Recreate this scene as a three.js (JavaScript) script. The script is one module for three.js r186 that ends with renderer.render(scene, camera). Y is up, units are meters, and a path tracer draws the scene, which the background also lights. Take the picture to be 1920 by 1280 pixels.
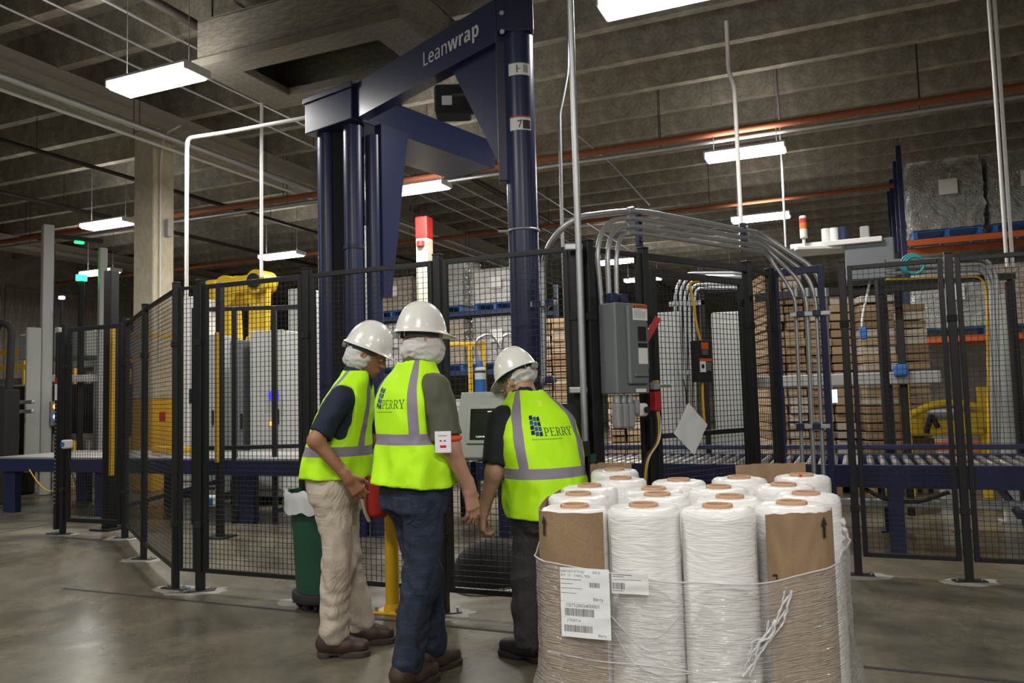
import * as THREE from 'three';
import { RectAreaLightUniformsLib } from 'three/addons/lights/RectAreaLightUniformsLib.js';
import { RoundedBoxGeometry } from 'three/addons/geometries/RoundedBoxGeometry.js';
import { mergeGeometries } from 'three/addons/utils/BufferGeometryUtils.js';
import { ImprovedNoise } from 'three/addons/math/ImprovedNoise.js';
import { FontLoader } from 'three/addons/loaders/FontLoader.js';
import { TextGeometry } from 'three/addons/geometries/TextGeometry.js';

// ---------- camera, exposure ----------
RectAreaLightUniformsLib.init();
const scene = new THREE.Scene();
scene.background = new THREE.Color(0x000000);
const camera = new THREE.PerspectiveCamera(2 * Math.atan(640 / 1486) * 180 / Math.PI, 1.5, 0.1, 200);
camera.position.set(0, 1.4, 0);
camera.rotation.order = 'YXZ';
camera.rotation.set(4.1 * Math.PI / 180, 0, -1.55 * Math.PI / 180);
camera.updateMatrixWorld(true); camera.updateProjectionMatrix();
scene.add(camera);
const renderer = new THREE.WebGLRenderer({ antialias: true });
renderer.toneMapping = THREE.LinearToneMapping;
renderer.toneMappingExposure = 1.5;
renderer.shadowMap.enabled = true;
const LAMP = 80;                                    // radiance of the ceiling fixtures' light
const LAMP_COLOR = new THREE.Color(1, 0.965, 0.9);

// ---------- helpers ----------
const A = 23 * Math.PI / 180, CA = Math.cos(A), SA = Math.sin(A);
const V = (x, y, z) => new THREE.Vector3(x, y, z);
const W = (s, b, y = 0) => V(s * CA + b * SA, y, s * SA - b * CA);     // building axes: s along the ribs, b along the girders
function ray(px, py) {
  return V((px / 960) - 1, 1 - py / 640, 0.5).unproject(camera).sub(camera.position).normalize();
}
const G = (px, py, h = 0) => { const r = ray(px, py); return camera.position.clone().addScaledVector(r, (h - 1.4) / r.y); };
const D = (px, py, d) => { const r = ray(px, py); return camera.position.clone().addScaledVector(r, -d / r.z); };
function onPlane(px, py, P, n) { const r = ray(px, py), o = camera.position; return o.clone().addScaledVector(r, P.clone().sub(o).dot(n) / r.dot(n)); }
let seed = 7;
const rnd = () => { seed = (seed * 1664525 + 1013904223) >>> 0; return seed / 4294967296; };
const rr = (a, b) => a + (b - a) * rnd();
const noiseGen = new ImprovedNoise();
const ns = (x, y, z) => noiseGen.noise(x + 31.7, y + 12.3, z + 57.1);
const names = {};
function numbered(n) { const k = names[n] = (names[n] ?? -1) + 1; return k ? n + '_' + String(k).padStart(3, '0') : n; }
function shadows(o) { o.castShadow = true; o.receiveShadow = true; return o; }
function thing(name, label, category, pos = [0, 0, 0], turn = 0, group) {
  const o = new THREE.Group(); o.name = numbered(name); scene.add(o);
  if (pos.isVector3) o.position.copy(pos); else o.position.set(...pos);
  o.rotation.y = turn; o.userData = { label, category };
  if (group) o.userData.group = group;
  return o;
}
function part(name, geo, mat, parent, label) {
  const m = shadows(new THREE.Mesh(Array.isArray(geo) ? merge(geo) : geo, mat)); m.name = name;
  if (label) m.userData.label = label;
  parent.add(m); return m;
}
function struct(name, geo, mat) { const m = part(name, geo, mat, scene); m.userData = { kind: 'structure', label: undefined }; delete m.userData.label; return m; }
function merge(list) {
  return mergeGeometries(list.map(g => { const q = g.index ? g.toNonIndexed() : g; for (const k of Object.keys(q.attributes)) if (!['position', 'normal', 'uv'].includes(k)) q.deleteAttribute(k); return q; }));
}
const bx = (w, h, d, x = 0, y = 0, z = 0) => new THREE.BoxGeometry(w, h, d).translate(x, y, z);
const rb = (w, h, d, x = 0, y = 0, z = 0, r = 0.01, seg = 2) => new RoundedBoxGeometry(w, h, d, seg, Math.min(r, w / 2.01, h / 2.01, d / 2.01)).translate(x, y, z);
const cyl = (r0, r1, h, x = 0, y = 0, z = 0, n = 24) => new THREE.CylinderGeometry(r1, r0, h, n).translate(x, y + h / 2, z);
function rod(a, b, r, n = 10) {           // cylinder between two points
  const d = b.clone().sub(a), g = new THREE.CylinderGeometry(r, r, d.length(), n);
  g.applyQuaternion(new THREE.Quaternion().setFromUnitVectors(V(0, 1, 0), d.clone().normalize()));
  const m = a.clone().add(b).multiplyScalar(0.5); return g.translate(m.x, m.y, m.z);
}
function bar(a, b, w, h) {                // box beam between two points; h is the upright size
  const d = b.clone().sub(a), L = d.length(), g = new THREE.BoxGeometry(w, h, L);
  const o = new THREE.Object3D(); o.lookAt(d); g.applyQuaternion(o.quaternion);
  const m = a.clone().add(b).multiplyScalar(0.5); return g.translate(m.x, m.y, m.z);
}
function pipe(points, r, bend = 0.15, n = 10) {   // straight runs with rounded bends
  const path = new THREE.CurvePath(), P = points;
  let last = P[0].clone();
  for (let i = 1; i < P.length - 1; i++) {
    const a = P[i - 1].clone().sub(P[i]), b = P[i + 1].clone().sub(P[i]);
    const k = Math.min(bend, a.length() * 0.49, b.length() * 0.49);
    const p = P[i].clone().addScaledVector(a.normalize(), k), q = P[i].clone().addScaledVector(b.normalize(), k);
    path.add(new THREE.LineCurve3(last, p)); path.add(new THREE.QuadraticBezierCurve3(p, P[i].clone(), q)); last = q;
  }
  path.add(new THREE.LineCurve3(last, P[P.length - 1].clone()));
  const pts = [];
  path.curves.forEach((c, i) => { const m = c.isLineCurve3 ? 2 : 8; for (let k = i ? 1 : 0; k <= m; k++) pts.push(c.getPoint(k / m)); });
  return tubeThrough(pts, r, n);
}
function tubeThrough(pts, r, n = 8) {
  const pos = [], nor = [], uv = [], idx = []; let up = V(0.123, 0.9, 0.31);
  for (let i = 0; i < pts.length; i++) {
    const t = pts[Math.min(i + 1, pts.length - 1)].clone().sub(pts[Math.max(i - 1, 0)]).normalize();
    const s = up.clone().cross(t).normalize(), u = t.clone().cross(s).normalize(); up = u;
    for (let k = 0; k <= n; k++) {
      const a = k / n * Math.PI * 2, d = s.clone().multiplyScalar(Math.cos(a)).addScaledVector(u, Math.sin(a));
      pos.push(pts[i].x + d.x * r, pts[i].y + d.y * r, pts[i].z + d.z * r); nor.push(d.x, d.y, d.z); uv.push(k / n, i / pts.length);
    }
  }
  for (let i = 0; i < pts.length - 1; i++) for (let k = 0; k < n; k++) { const a = i * (n + 1) + k, b = a + n + 1; idx.push(a, a + 1, b, b, a + 1, b + 1); }
  const g = new THREE.BufferGeometry();
  g.setAttribute('position', new THREE.Float32BufferAttribute(pos, 3)); g.setAttribute('normal', new THREE.Float32BufferAttribute(nor, 3)); g.setAttribute('uv', new THREE.Float32BufferAttribute(uv, 2)); g.setIndex(idx);
  return g;
}
const curve = (pts, r, n = 8, m = 40) => tubeThrough(new THREE.CatmullRomCurve3(pts).getPoints(m), r, n);
function lathe(rows, n = 48) { return new THREE.LatheGeometry(rows.map(([r, y]) => new THREE.Vector2(r, y)), n); }

// ---------- materials ----------
const std = (r, g, b, rough = 0.6, metal = 0, extra = {}) => new THREE.MeshPhysicalMaterial({ color: new THREE.Color().setRGB(r, g, b), roughness: rough, metalness: metal, ...extra });
function dataTex(size, fn, srgb = false, repeat = 1) {
  const d = new Uint8Array(size * size * 4);
  for (let y = 0; y < size; y++) for (let x = 0; x < size; x++) { const c = fn(x / size, y / size), k = (y * size + x) * 4; d[k] = c[0]; d[k + 1] = c[1]; d[k + 2] = c[2]; d[k + 3] = 255; }
  const t = new THREE.DataTexture(d, size, size); t.wrapS = t.wrapT = THREE.RepeatWrapping; t.magFilter = THREE.LinearFilter; t.minFilter = THREE.LinearMipmapLinearFilter; t.generateMipmaps = true;
  if (srgb) t.colorSpace = THREE.SRGBColorSpace; t.repeat.set(repeat, repeat); t.needsUpdate = true; return t;
}
function tileNoise(u, v, f, o = 0) {     // noise that repeats over the unit square
  const a = u * Math.PI * 2, b = v * Math.PI * 2, k = f / 6.283;
  return ns(Math.cos(a) * k + o, Math.sin(a) * k + Math.cos(b) * k * 1.01, Math.sin(b) * k - o);
}
function canvasTex(w, h, draw) {
  const c = document.createElement('canvas'); c.width = w; c.height = h; const x = c.getContext('2d'); draw(x, w, h);
  const t = new THREE.CanvasTexture(c); t.colorSpace = THREE.SRGBColorSpace; t.anisotropy = 8; return t;
}
const M = {
  black: std(0.011, 0.012, 0.014, 0.38), blackMatte: std(0.012, 0.012, 0.012, 0.8), navy: std(0.02, 0.028, 0.085, 0.32), navyDark: std(0.012, 0.018, 0.055, 0.4), wire: std(0.012, 0.012, 0.013, 0.5),
  steel: std(0.55, 0.56, 0.57, 0.32, 0.9), galv: std(0.5, 0.52, 0.54, 0.42, 0.75), roller: std(0.62, 0.6, 0.56, 0.28, 0.9), pipeWhite: std(0.72, 0.72, 0.7, 0.45), pipeDark: std(0.03, 0.024, 0.02, 0.6),
  pipeOrange: std(0.3, 0.09, 0.035, 0.6), greyBox: std(0.17, 0.19, 0.2, 0.45, 0.1), greyLight: std(0.36, 0.37, 0.36, 0.5), greyCabinet: std(0.42, 0.43, 0.42, 0.55), white: std(0.8, 0.8, 0.79, 0.45),
  yellow: std(0.72, 0.42, 0.012, 0.5), robot: std(0.75, 0.5, 0.015, 0.4), red: std(0.42, 0.02, 0.015, 0.45), orange: std(0.65, 0.13, 0.02, 0.5), blueBright: std(0.03, 0.16, 0.5, 0.5), teal: std(0.02, 0.28, 0.3, 0.5),
  green: std(0.012, 0.07, 0.042, 0.5), plasticGrey: std(0.3, 0.31, 0.32, 0.4), rubber: std(0.015, 0.015, 0.015, 0.75), wood: std(0.36, 0.22, 0.1, 0.8),
};
// ---------- building shell ----------
const floorTex = dataTex(1024, (u, v) => {
  let n = tileNoise(u, v, 5) * 0.5 + tileNoise(u, v, 14, 3) * 0.35 + tileNoise(u, v, 45, 9) * 0.25 + tileNoise(u, v, 160, 5) * 0.2;
  const streak = tileNoise(u, v * 0.999, 9, 21) * tileNoise(u, v, 28, 2); n += streak * 0.6;
  const sp = rnd() < 0.0006 ? 50 : 0, g = (rnd() - 0.5) * 12;
  const k = 112 + n * 62 + g + sp; return [k * 1.0, k * 0.955, k * 0.82].map(q => Math.max(20, Math.min(255, q)));
}, true);
floorTex.repeat.set(6.25, 6.75);
const floorRough = dataTex(512, (u, v) => { const n = tileNoise(u, v, 7, 4) * 0.5 + tileNoise(u, v, 30, 8) * 0.4; const k = 118 + n * 80; return [k, k, k]; });
floorRough.repeat.set(6.25, 6.75);
const floorMat = std(0.8, 0.8, 0.8, 0.66, 0, { map: floorTex, roughnessMap: floorRough });
const concTex = dataTex(512, (u, v) => { const n = tileNoise(u, v, 6, 1) * 0.5 + tileNoise(u, v, 24, 6) * 0.4 + tileNoise(u, v, 90, 2) * 0.3; const k = 150 + n * 50 + (rnd() - 0.5) * 14; return [k, k * 0.97, k * 0.9]; }, true);
const concMat = (r, s, t) => { const x = concTex.clone(); x.repeat.set(s, t); x.needsUpdate = true; return std(r, r * 0.97, r * 0.93, 0.85, 0, { map: x }); };
const S0 = -25.8, S1 = 24, B0 = -12, B1 = 42, SC = (S0 + S1) / 2, BC = (B0 + B1) / 2, LS = S1 - S0, LB = B1 - B0;
const put = (o, s, b, y = 0) => { o.position.copy(W(s, b, y)); o.rotation.y = -A; return o; };   // local x = along ribs, local -z = along girders
const floor = put(struct('floor', bx(LS + 0.6, 0.3, LB + 0.6, 0, -0.15, 0), floorMat), SC, BC);
const jointMat = std(0.035, 0.033, 0.03, 0.9);
// sealed slab joints: slim dark strips let into the floor along the fence line
part('slab_joint', bx(14, 0.004, 0.03), jointMat, floor).position.copy(floor.worldToLocal(W(1.2, 4.46, 0.0005)));
part('slab_joint', bx(0.03, 0.004, 14), jointMat, floor).position.copy(floor.worldToLocal(W(-9.2, 6, 0.0005)));
const CEIL = 7.15, RIB = 6.55;
const ceiling = put(struct('ceiling', bx(LS + 0.6, 0.2, LB + 0.6, 0, 0.1, 0), concMat(0.95, 10, 10)), SC, BC, CEIL);
const ribGeo = (() => {          // tapered stem of a concrete double tee
  const s = new THREE.Shape(); s.moveTo(-0.075, 0); s.lineTo(0.075, 0); s.lineTo(0.12, CEIL - RIB + 0.01); s.lineTo(-0.12, CEIL - RIB + 0.01); s.closePath();
  const g = new THREE.ExtrudeGeometry(s, { depth: LS, bevelEnabled: false }); g.translate(0, 0, -LS / 2); g.rotateY(Math.PI / 2); return g;
})();
const ribMat = concMat(1.0, 0.9, 0.9);
for (let b = B0 + 0.6, k = 0; b < B1; b += 1.22, k++) part('rib', ribGeo, ribMat, ceiling).position.set(0, RIB - CEIL, BC - b);
const wallMat = concMat(0.8, 10, 2);
put(struct('wall_back', bx(LS + 0.6, 7.4, 0.3, 0, 3.7, -0.15), wallMat), SC, B1);
put(struct('wall_front', bx(LS + 0.6, 7.4, 0.3, 0, 3.7, 0.15), wallMat), SC, B0);
put(struct('wall_right', bx(0.3, 7.4, LB + 0.6, 0.15, 3.7, 0), wallMat), S1, BC);
const wl = put(struct('wall_left', bx(0.3, 7.4, LB + 0.6, -0.15, 3.7, 0), wallMat), S0, BC);
for (let k = 0; k < 16; k++) part('wall_panel', rb(0.06, 5.6, 2.9, 0.03, 2.8, -22 + k * 3, 0.02), wallMat, wl);
// girders on the column lines
const colP = D(288, 560, 13.6), colS = colP.x * CA + colP.z * SA, colB = colP.x * SA - colP.z * CA;
const girdMat = concMat(1.0, 2, 40);
for (const [s, n] of [[colS, 1], [colS + 11.6, 2], [colS - 11.6, 3]]) {
  if (n === 2) continue;
  const g = put(struct('trim_' + n, bx(0.5, 0.36, LB, 0, 0.18, 0), girdMat), s, BC, 6.2);
  part('ledge', bx(0.75, 0.12, LB, 0, 0.04, 0), girdMat, g);
}
// ---------- concrete columns ----------
const paleTex = dataTex(256, (u, v) => { const n = tileNoise(u, v, 7, 1) * 0.5 + tileNoise(u, v, 30, 6) * 0.4; const k = 205 + n * 30 + (rnd() - 0.5) * 10; return [k, k * 0.95, k * 0.84]; }, true); paleTex.repeat.set(1, 4);
const colMat = std(0.95, 0.95, 0.95, 0.85, 0, { map: paleTex });
function column(s, b, label, yellow, top = 6.2, cw = 0.46) {
  const c = thing('concrete_column', label, 'column'); put(c, s, b);
  part('shaft', rb(cw, top - (yellow ? 1.55 : 0), cw, 0, (top + (yellow ? 1.55 : 0)) / 2, 0, 0.03), colMat, c);
  if (yellow) {
    part('painted_base', rb(0.468, 1.55, 0.468, 0, 0.775, 0, 0.03), M.yellow, c, 'yellow painted foot of the column');
    part('painted_band', rb(0.47, 0.07, 0.47, 0, 2.62, 0, 0.02), M.yellow, c, 'thin yellow band');
    part('notice', bx(0.004, 0.16, 0.12, 0.236, 1.25, 0.02), M.red, c, 'small red notice');
    part('conduit', pipe([V(0.25, 2.2, 0.1), V(0.25, 5.6, 0.1), V(0.33, 6.1, 0.1), V(0.7, 6.2, 0.1)], 0.018), M.pipeWhite, c);
    part('socket_box', rb(0.08, 0.3, 0.1, 0.275, 4.5, -0.06), M.greyLight, c);
  }
  return c;
}
column(colS, colB, 'tall concrete column with yellow painted foot behind the diagonal fence', true);
const c2 = D(797, 520, 15.5), c2c = column(c2.x * CA + c2.z * SA, c2.x * SA - c2.z * CA, 'slender beige column with a red painted head beside the wrapping machine', false, 4.6, 0.26);
part('red_collar', rb(0.27, 0.45, 0.27, 0, 4.8, 0, 0.03), M.red, c2c, 'red painted head');
part('alarm_bell', cyl(0.08, 0.08, 0.1, 0, 4.42, 0.15), M.red, c2c);

// ---------- ceiling lamps ----------
const diffMat = new THREE.MeshStandardMaterial({ color: 0xffffff, emissive: new THREE.Color(1, 0.98, 0.94), emissiveIntensity: 9, roughness: 0.5 });
const fixGeo = {
  body: rb(1.28, 0.035, 0.4, 0, 0.065, 0, 0.01), slot: rb(1.0, 0.008, 0.05, 0, 0.086, 0, 0.003),
  diff: (() => { const s = new THREE.Shape(); s.moveTo(-0.15, -0.045); s.lineTo(0.15, -0.045); s.lineTo(0.19, 0.0); s.lineTo(0.19, 0.05); s.lineTo(-0.19, 0.05); s.lineTo(-0.19, 0); s.closePath(); const g = new THREE.ExtrudeGeometry(s, { depth: 1.22, bevelEnabled: false }); g.translate(0, 0, -0.61); g.rotateY(Math.PI / 2); return g; })(), end: rb(0.03, 0.09, 0.4, 0, 0.02, 0, 0.01), rod: cyl(0.006, 0.006, 1.3, 0, 0.1, 0, 6),
};
function lamp(p, label, group) {
  const f = thing('ceiling_lamp', label, 'ceiling lamp', p, -A, group);
  part('housing', fixGeo.body, M.white, f); for (const z of [-0.1, 0.1]) part('uplight_slot', fixGeo.slot, diffMat, f).position.z = z; part('diffuser', fixGeo.diff, diffMat, f, 'glowing white diffuser');
  for (const s of [-1, 1]) { part('end_cap', fixGeo.end, M.white, f).position.x = s * 0.63; const r = part('hanger_rod', fixGeo.rod, M.galv, f); r.position.x = s * 0.5; r.scale.y = (CEIL - 5.3 - 0.1) / 1.3; }
  const l = new THREE.RectAreaLight(LAMP_COLOR, LAMP, 1.2, 0.36); l.rotation.x = -Math.PI / 2; l.position.y = -0.055; l.name = 'lamp_light'; f.add(l);
  const u = new THREE.RectAreaLight(LAMP_COLOR, LAMP * 0.13, 1.0, 0.3); u.rotation.x = Math.PI / 2; u.position.y = 0.1; u.name = 'uplight'; f.add(u);
}
const LY = 5.3;
for (const [px, py, label] of [
  [295, 153, 'glowing fluorescent ceiling lamp hung beside the girder conduits'], [1397, 288, 'glowing fluorescent ceiling lamp crossed by a bent white drop pipe'], [781, 355, 'glowing fluorescent ceiling lamp framed by the blue wrapper columns'],
  [203, 421, 'glowing fluorescent ceiling lamp just beyond the concrete column'], [528, 480, 'glowing fluorescent ceiling lamp over the yellow robot'], [1426, 409, 'glowing fluorescent ceiling lamp above the bundle of conduits'],
  [1245, -4, 'very bright fluorescent ceiling lamp above the disconnect box'], [188, 511, 'small distant ceiling lamp behind the green beacon'], [1157, 491, 'distant ceiling lamp seen above the grey disconnect box'], [1205, 524, 'distant ceiling lamp low behind the conduit drops'], [775, 277, 'ceiling lamp half hidden by the wrapper arm'],
]) lamp(G(px, py, LY), label);
for (const [s, b] of [[-4.2, 0.3], [0.9, -0.9], [6, 0.3], [-9, -4.5], [-1.5, -5], [4, -5], [11, 4], [-14, 2], [13, 12], [8, 22], [-4, 27], [2, 34], [16, 28]])
  lamp(W(s, b, LY), 'fluorescent ceiling lamp in the rows outside the view', 'ceiling lamps outside the view');

// ---------- pipes and ducts under the ceiling ----------
const along = (s, y, r, mat, name, label, b0 = B0 + 1, b1 = B1 - 1) => {      // a run along the girders
  const t = thing(name, label, 'pipe'); put(t, s, 0);
  part('pipe', rod(V(0, y, -b0), V(0, y, -b1), r, 12), mat, t);
  for (let b = b0 + 2; b < 30; b += 3.05) part('hanger', rod(V(0, y, -b), V(0, RIB + 0.3, -b), 0.006, 6), M.pipeDark, t);
  return t;
};
along(colS + 0.55, 5.98, 0.055, M.galv, 'ceiling_conduit', 'thick galvanised pipe hung beside the girder over the column');
along(colS + 0.42, 5.84, 0.026, M.pipeWhite, 'ceiling_conduit', 'slim white conduit under the thick galvanised pipe');
along(colS - 1.9, 5.95, 0.045, M.pipeDark, 'sprinkler_pipe', 'dark sprinkler pipe passing left of the column top');
along(colS - 5.2, 6.0, 0.05, M.pipeDark, 'sprinkler_pipe', 'dark sprinkler pipe nearest the left wall');
along(colS + 1.7, 6.35, 0.018, M.galv, 'ceiling_conduit', 'slim steel conduit running above the near ceiling lamp');
along(colS + 2.2, 6.4, 0.018, M.galv, 'ceiling_conduit', 'slim steel conduit paired over the near ceiling lamp');
along(colS + 2.75, 6.45, 0.022, M.galv, 'ceiling_conduit', 'steel conduit ending past the near ceiling lamp');
along(colS + 3.5, 6.3, 0.06, M.pipeDark, 'sprinkler_pipe', 'thick dark sprinkler main with an upright elbow');
along(colS + 4.2, 6.42, 0.018, M.galv, 'ceiling_conduit', 'slim steel conduit beside the dark sprinkler main');
const cross = (b, y, r, mat, name, label, s0 = S0 + 1, s1 = S1 - 1) => { const t = thing(name, label, 'pipe'); put(t, 0, b); part('pipe', rod(V(s0, y, 0), V(s1, y, 0), r, 12), mat, t); for (let s = s0 + 2; s < s1; s += 4) part('hanger', rod(V(s, y, 0), V(s, RIB + 0.4, 0), 0.008, 6), M.pipeDark, t); };
cross(13.3, 5.72, 0.06, M.pipeOrange, 'sprinkler_pipe', 'long rust orange sprinkler pipe crossing below the ribs');
cross(13.42, 5.62, 0.035, M.galv, 'ceiling_conduit', 'grey conduit strapped under the orange sprinkler pipe');
cross(18.6, 5.72, 0.05, M.pipeOrange, 'sprinkler_pipe', 'distant rust brown sprinkler pipe behind the column');
{ // suspended concrete coloured duct box over the wrapper
  const p = D(575, 40, 9.9), t = thing('ceiling_duct', 'big boxy grey duct hung under the ribs near the wrapper arm', 'duct', [p.x, 0, p.z], -A);
  part('duct_body', [bx(2.9, 0.03, 1.5, 0.35, 6.22, 0), bx(2.9, 0.55, 0.03, 0.35, 5.95, 0.735), bx(2.9, 0.55, 0.03, 0.35, 5.95, -0.735), bx(0.03, 0.55, 1.44, -1.085, 5.95, 0), bx(0.03, 0.55, 1.44, 1.785, 5.95, 0)], concMat(0.7, 4, 3), t);
  part('duct_flange', [bx(3.0, 0.1, 0.36, 0.35, 5.66, 0.62), bx(3.0, 0.1, 0.36, 0.35, 5.66, -0.62), bx(0.5, 0.1, 0.88, -0.9, 5.66, 0), bx(0.5, 0.1, 0.88, 1.6, 5.66, 0)], concMat(0.7, 4, 3), t);
  for (const x of [-1, 1.7]) part('hanger', cyl(0.012, 0.012, 0.8, x, 6.2, 0.6, 6), M.pipeDark, t);
  part('outlet', rb(0.8, 0.5, 0.8, 2.1, 5.9, -0.9, 0.03), concMat(0.6, 1, 1), t);
}
// ---------- safety fence ----------
const FP = V(-0.466, 0, -5.33), FN = V(-SA, 0, CA);                 // front run, normal towards the camera
const H = 2.38, BOT = 0.14;
const flat = v => V(v.x, 0, v.z);
const at = (px, P, n, py = 760) => flat(onPlane(px, py, P, n));
const N378 = at(376, FP, FN), N330 = at(330, FP, FN), N578 = at(577, FP, FN), N823 = at(826, FP, FN), N1085 = at(1086, FP, FN);
const NL = flat(D(236, 760, 8.75)), NLm = flat(D(271, 760, 7.5)), NLL = flat(NL.clone().add(V(-CA, 0, -SA).multiplyScalar(0.97)));
const N1112 = flat(D(1112, 760, 4.98)), N1212 = flat(D(1216, 760, 5.3)), N1408 = flat(D(1412, 760, 5.98)), N1452 = flat(D(1455, 760, 6.38));
const RP = V(2.63, 0, -6.07), N1590 = at(1592, RP, FN), N1790 = at(1796, RP, FN), N1965 = at(1990, RP, FN), N1562 = at(1560, RP, FN);
const turnOf = (a, b) => Math.atan2(-(b.z - a.z), b.x - a.x);
const dustMat = std(0.27, 0.26, 0.235, 0.95);
function post(p, turn, label, plateTurn = 0.5, dusty = true) {
  const t = thing('fence_post', label, 'fence post', p, turn);
  part('tube', rb(0.055, H, 0.055, 0, H / 2, 0, 0.006), M.black, t);
  part('cap', rb(0.06, 0.015, 0.06, 0, H + 0.006, 0, 0.004), M.black, t);
  const pl = part('base_plate', rb(0.22, 0.01, 0.09, 0, 0.005, 0, 0.003), M.black, t); pl.rotation.y = plateTurn;
  for (const s of [-1, 1]) { const b = part('anchor_bolt', cyl(0.009, 0.009, 0.022, s * 0.085, 0.01, 0, 6), M.steel, pl); }
  if (dusty) { const s = new THREE.Shape(); for (let k = 0; k < 22; k++) { const a = k / 22 * 6.2832, r = 0.16 * (1 + 0.45 * ns(Math.cos(a) * 2 + p.x * 3, Math.sin(a) * 2, p.z)); k ? s.lineTo(Math.cos(a) * r * 1.35, Math.sin(a) * r * 0.8) : s.moveTo(r * 1.35, 0); } const d = part('dust_patch', new THREE.ExtrudeGeometry(s, { depth: 0.0015, bevelEnabled: false }).rotateX(-Math.PI / 2), dustMat, floor); d.position.copy(floor.worldToLocal(V(p.x, 0.0002, p.z + 0.03))); d.rotation.y = A + turn + plateTurn; }
  for (const y of [0.5, 1.9]) part('clamp', rb(0.066, 0.05, 0.07, 0, y, 0, 0.006), M.blackMatte, t);
  return t;
}
function meshGeo(w, y0, y1, px = 0.04, py = 0.037, r = 0.0017) {
  const g = [], n = Math.max(1, Math.round(w / px)), m = Math.round((y1 - y0) / py);
  for (let i = 1; i < n; i++) g.push(bx(2 * r, y1 - y0, 2 * r, -w / 2 + i * w / n, (y0 + y1) / 2, 0));
  for (let j = 1; j < m; j++) g.push(bx(w, 2 * r, 2 * r, 0, y0 + j * (y1 - y0) / m, 2 * r));
  return merge(g);
}
function panel(a, b, label, o = {}) {
  const { gap = 0.04, y0 = BOT, y1 = H - 0.03, fr = 0.035, mat = M.black, name = 'mesh_fence' } = o;
  const L = a.distanceTo(b) - 2 * gap, mid = a.clone().add(b).multiplyScalar(0.5);
  const t = thing(name, label, o.category || 'fence', mid, turnOf(a, b));
  for (const s of [-1, 1]) part('frame_stile', rb(fr, y1 - y0, 0.03, s * (L / 2 - fr / 2), (y0 + y1) / 2, 0, 0.004), mat, t);
  for (const y of [y0 + fr / 2, y1 - fr / 2]) part('frame_rail', rb(L - 2 * fr, fr, 0.03, 0, y, 0, 0.004), mat, t);
  if (o.mid) part('frame_rail', rb(L - 2 * fr, fr * 0.7, 0.025, 0, o.mid, 0, 0.004), mat, t);
  const m = part('wire_mesh', meshGeo(L - 2 * fr, y0 + fr, y1 - fr), M.wire, t); m.userData.kind = 'stuff';
  return t;
}
const tF = turnOf(N378, N578), tD = turnOf(NL, N330), tR = turnOf(N1112, N1408);
post(NLL, tF, 'black fence post at the outer jamb of the far gate', 0.2); post(NL, tF, 'black fence post where the far gate meets the diagonal run', 0.2);
post(NLm, tD, 'black fence post halfway along the diagonal run by the column', 0.7); post(N330, tD, 'black fence post at the end of the diagonal run', 0.6); post(N378, tF, 'black fence post beside the narrow infill panel', 0.6);
post(N578, tF, 'black fence post behind the green bin', 0.4); post(N823, tF, 'black fence post beside the operator screen', 0.6); post(N1085, tF, 'black fence post carrying the tall steel conduit', 0.4);
post(N1112, tR, 'black fence post just left of the grey disconnect box', 0.4); post(N1212, tR, 'black fence post holding the red gate lock', 0.4); post(N1408, tR, 'thick black gate post right of the hanging white sheet', 0.4);
post(N1452, tR, 'black corner post left of the four conduit drops', 0.4); post(N1590, tF, 'black fence post right of the four conduit drops', 0.1); post(N1790, tF, 'black fence post before the yellow lift', 0.3); post(N1965, tF, 'black fence post at the end of the roller conveyor fence', 0.3);
panel(NL, NLm, 'black wire mesh fence panel at the far half of the diagonal run'); panel(NLm, N330, 'black wire mesh fence panel at the near half of the diagonal run');
panel(N330, N378, 'narrow black mesh infill panel between two posts', { fr: 0.025 });
panel(N378, N578, 'black wire mesh fence panel in front of the yellow robot'); panel(N578, N823, 'black wire mesh fence panel behind the two standing men'); panel(N823, N1085, 'black wire mesh fence panel behind the operator screen');
panel(N1085, N1112, 'slim black filler panel at the fence corner', { fr: 0.014, gap: 0.035 });
panel(N1112, N1212, 'black wire mesh fence panel behind the disconnect box');
panel(N1408, N1452, 'narrow black mesh panel beside the gate post', { fr: 0.03 });
panel(N1590, N1790, 'black wire mesh fence panel in front of the carton stacks'); panel(N1790, N1965, 'black wire mesh fence panel in front of the yellow lift');
{ // gates
  const g = panel(N1212, N1408, 'black mesh gate with the white sheet hanging on it', { name: 'fence_gate', category: 'gate', gap: 0.06, y1: H - 0.13, fr: 0.05, mid: 1.12 });
  const a = N1212.clone(), b = N1408.clone(), hd = thing('gate_lintel', 'black steel lintel bar above the mesh gate', 'lintel', a.clone().add(b).multiplyScalar(0.5), turnOf(a, b));
  part('beam', rb(a.distanceTo(b) - 0.06, 0.05, 0.05, 0, H - 0.05, 0, 0.005), M.black, hd);
  part('handle', rb(0.03, 0.2, 0.05, -0.6, 1.15, 0.04), M.black, g);
  const lg = panel(NLL, NL, 'far black mesh gate with a small white switch box', { name: 'fence_gate', category: 'gate', gap: 0.06, fr: 0.05 });
  part('switch_box', rb(0.1, 0.1, 0.09, -0.34, 1.02, 0.07, 0.02), M.white, lg); part('switch_face', cyl(0.026, 0.026, 0.012, 0, 0, 0, 16).rotateX(Math.PI / 2).translate(-0.35, 1.02, 0.115), M.blueBright, lg);
  part('cable', curve([V(-0.33, 0.97, 0.06), V(-0.33, 0.85, 0.05), V(-0.28, 0.7, 0.05), V(-0.22, 0.55, 0.04)], 0.006), M.rubber, lg);
}
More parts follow.
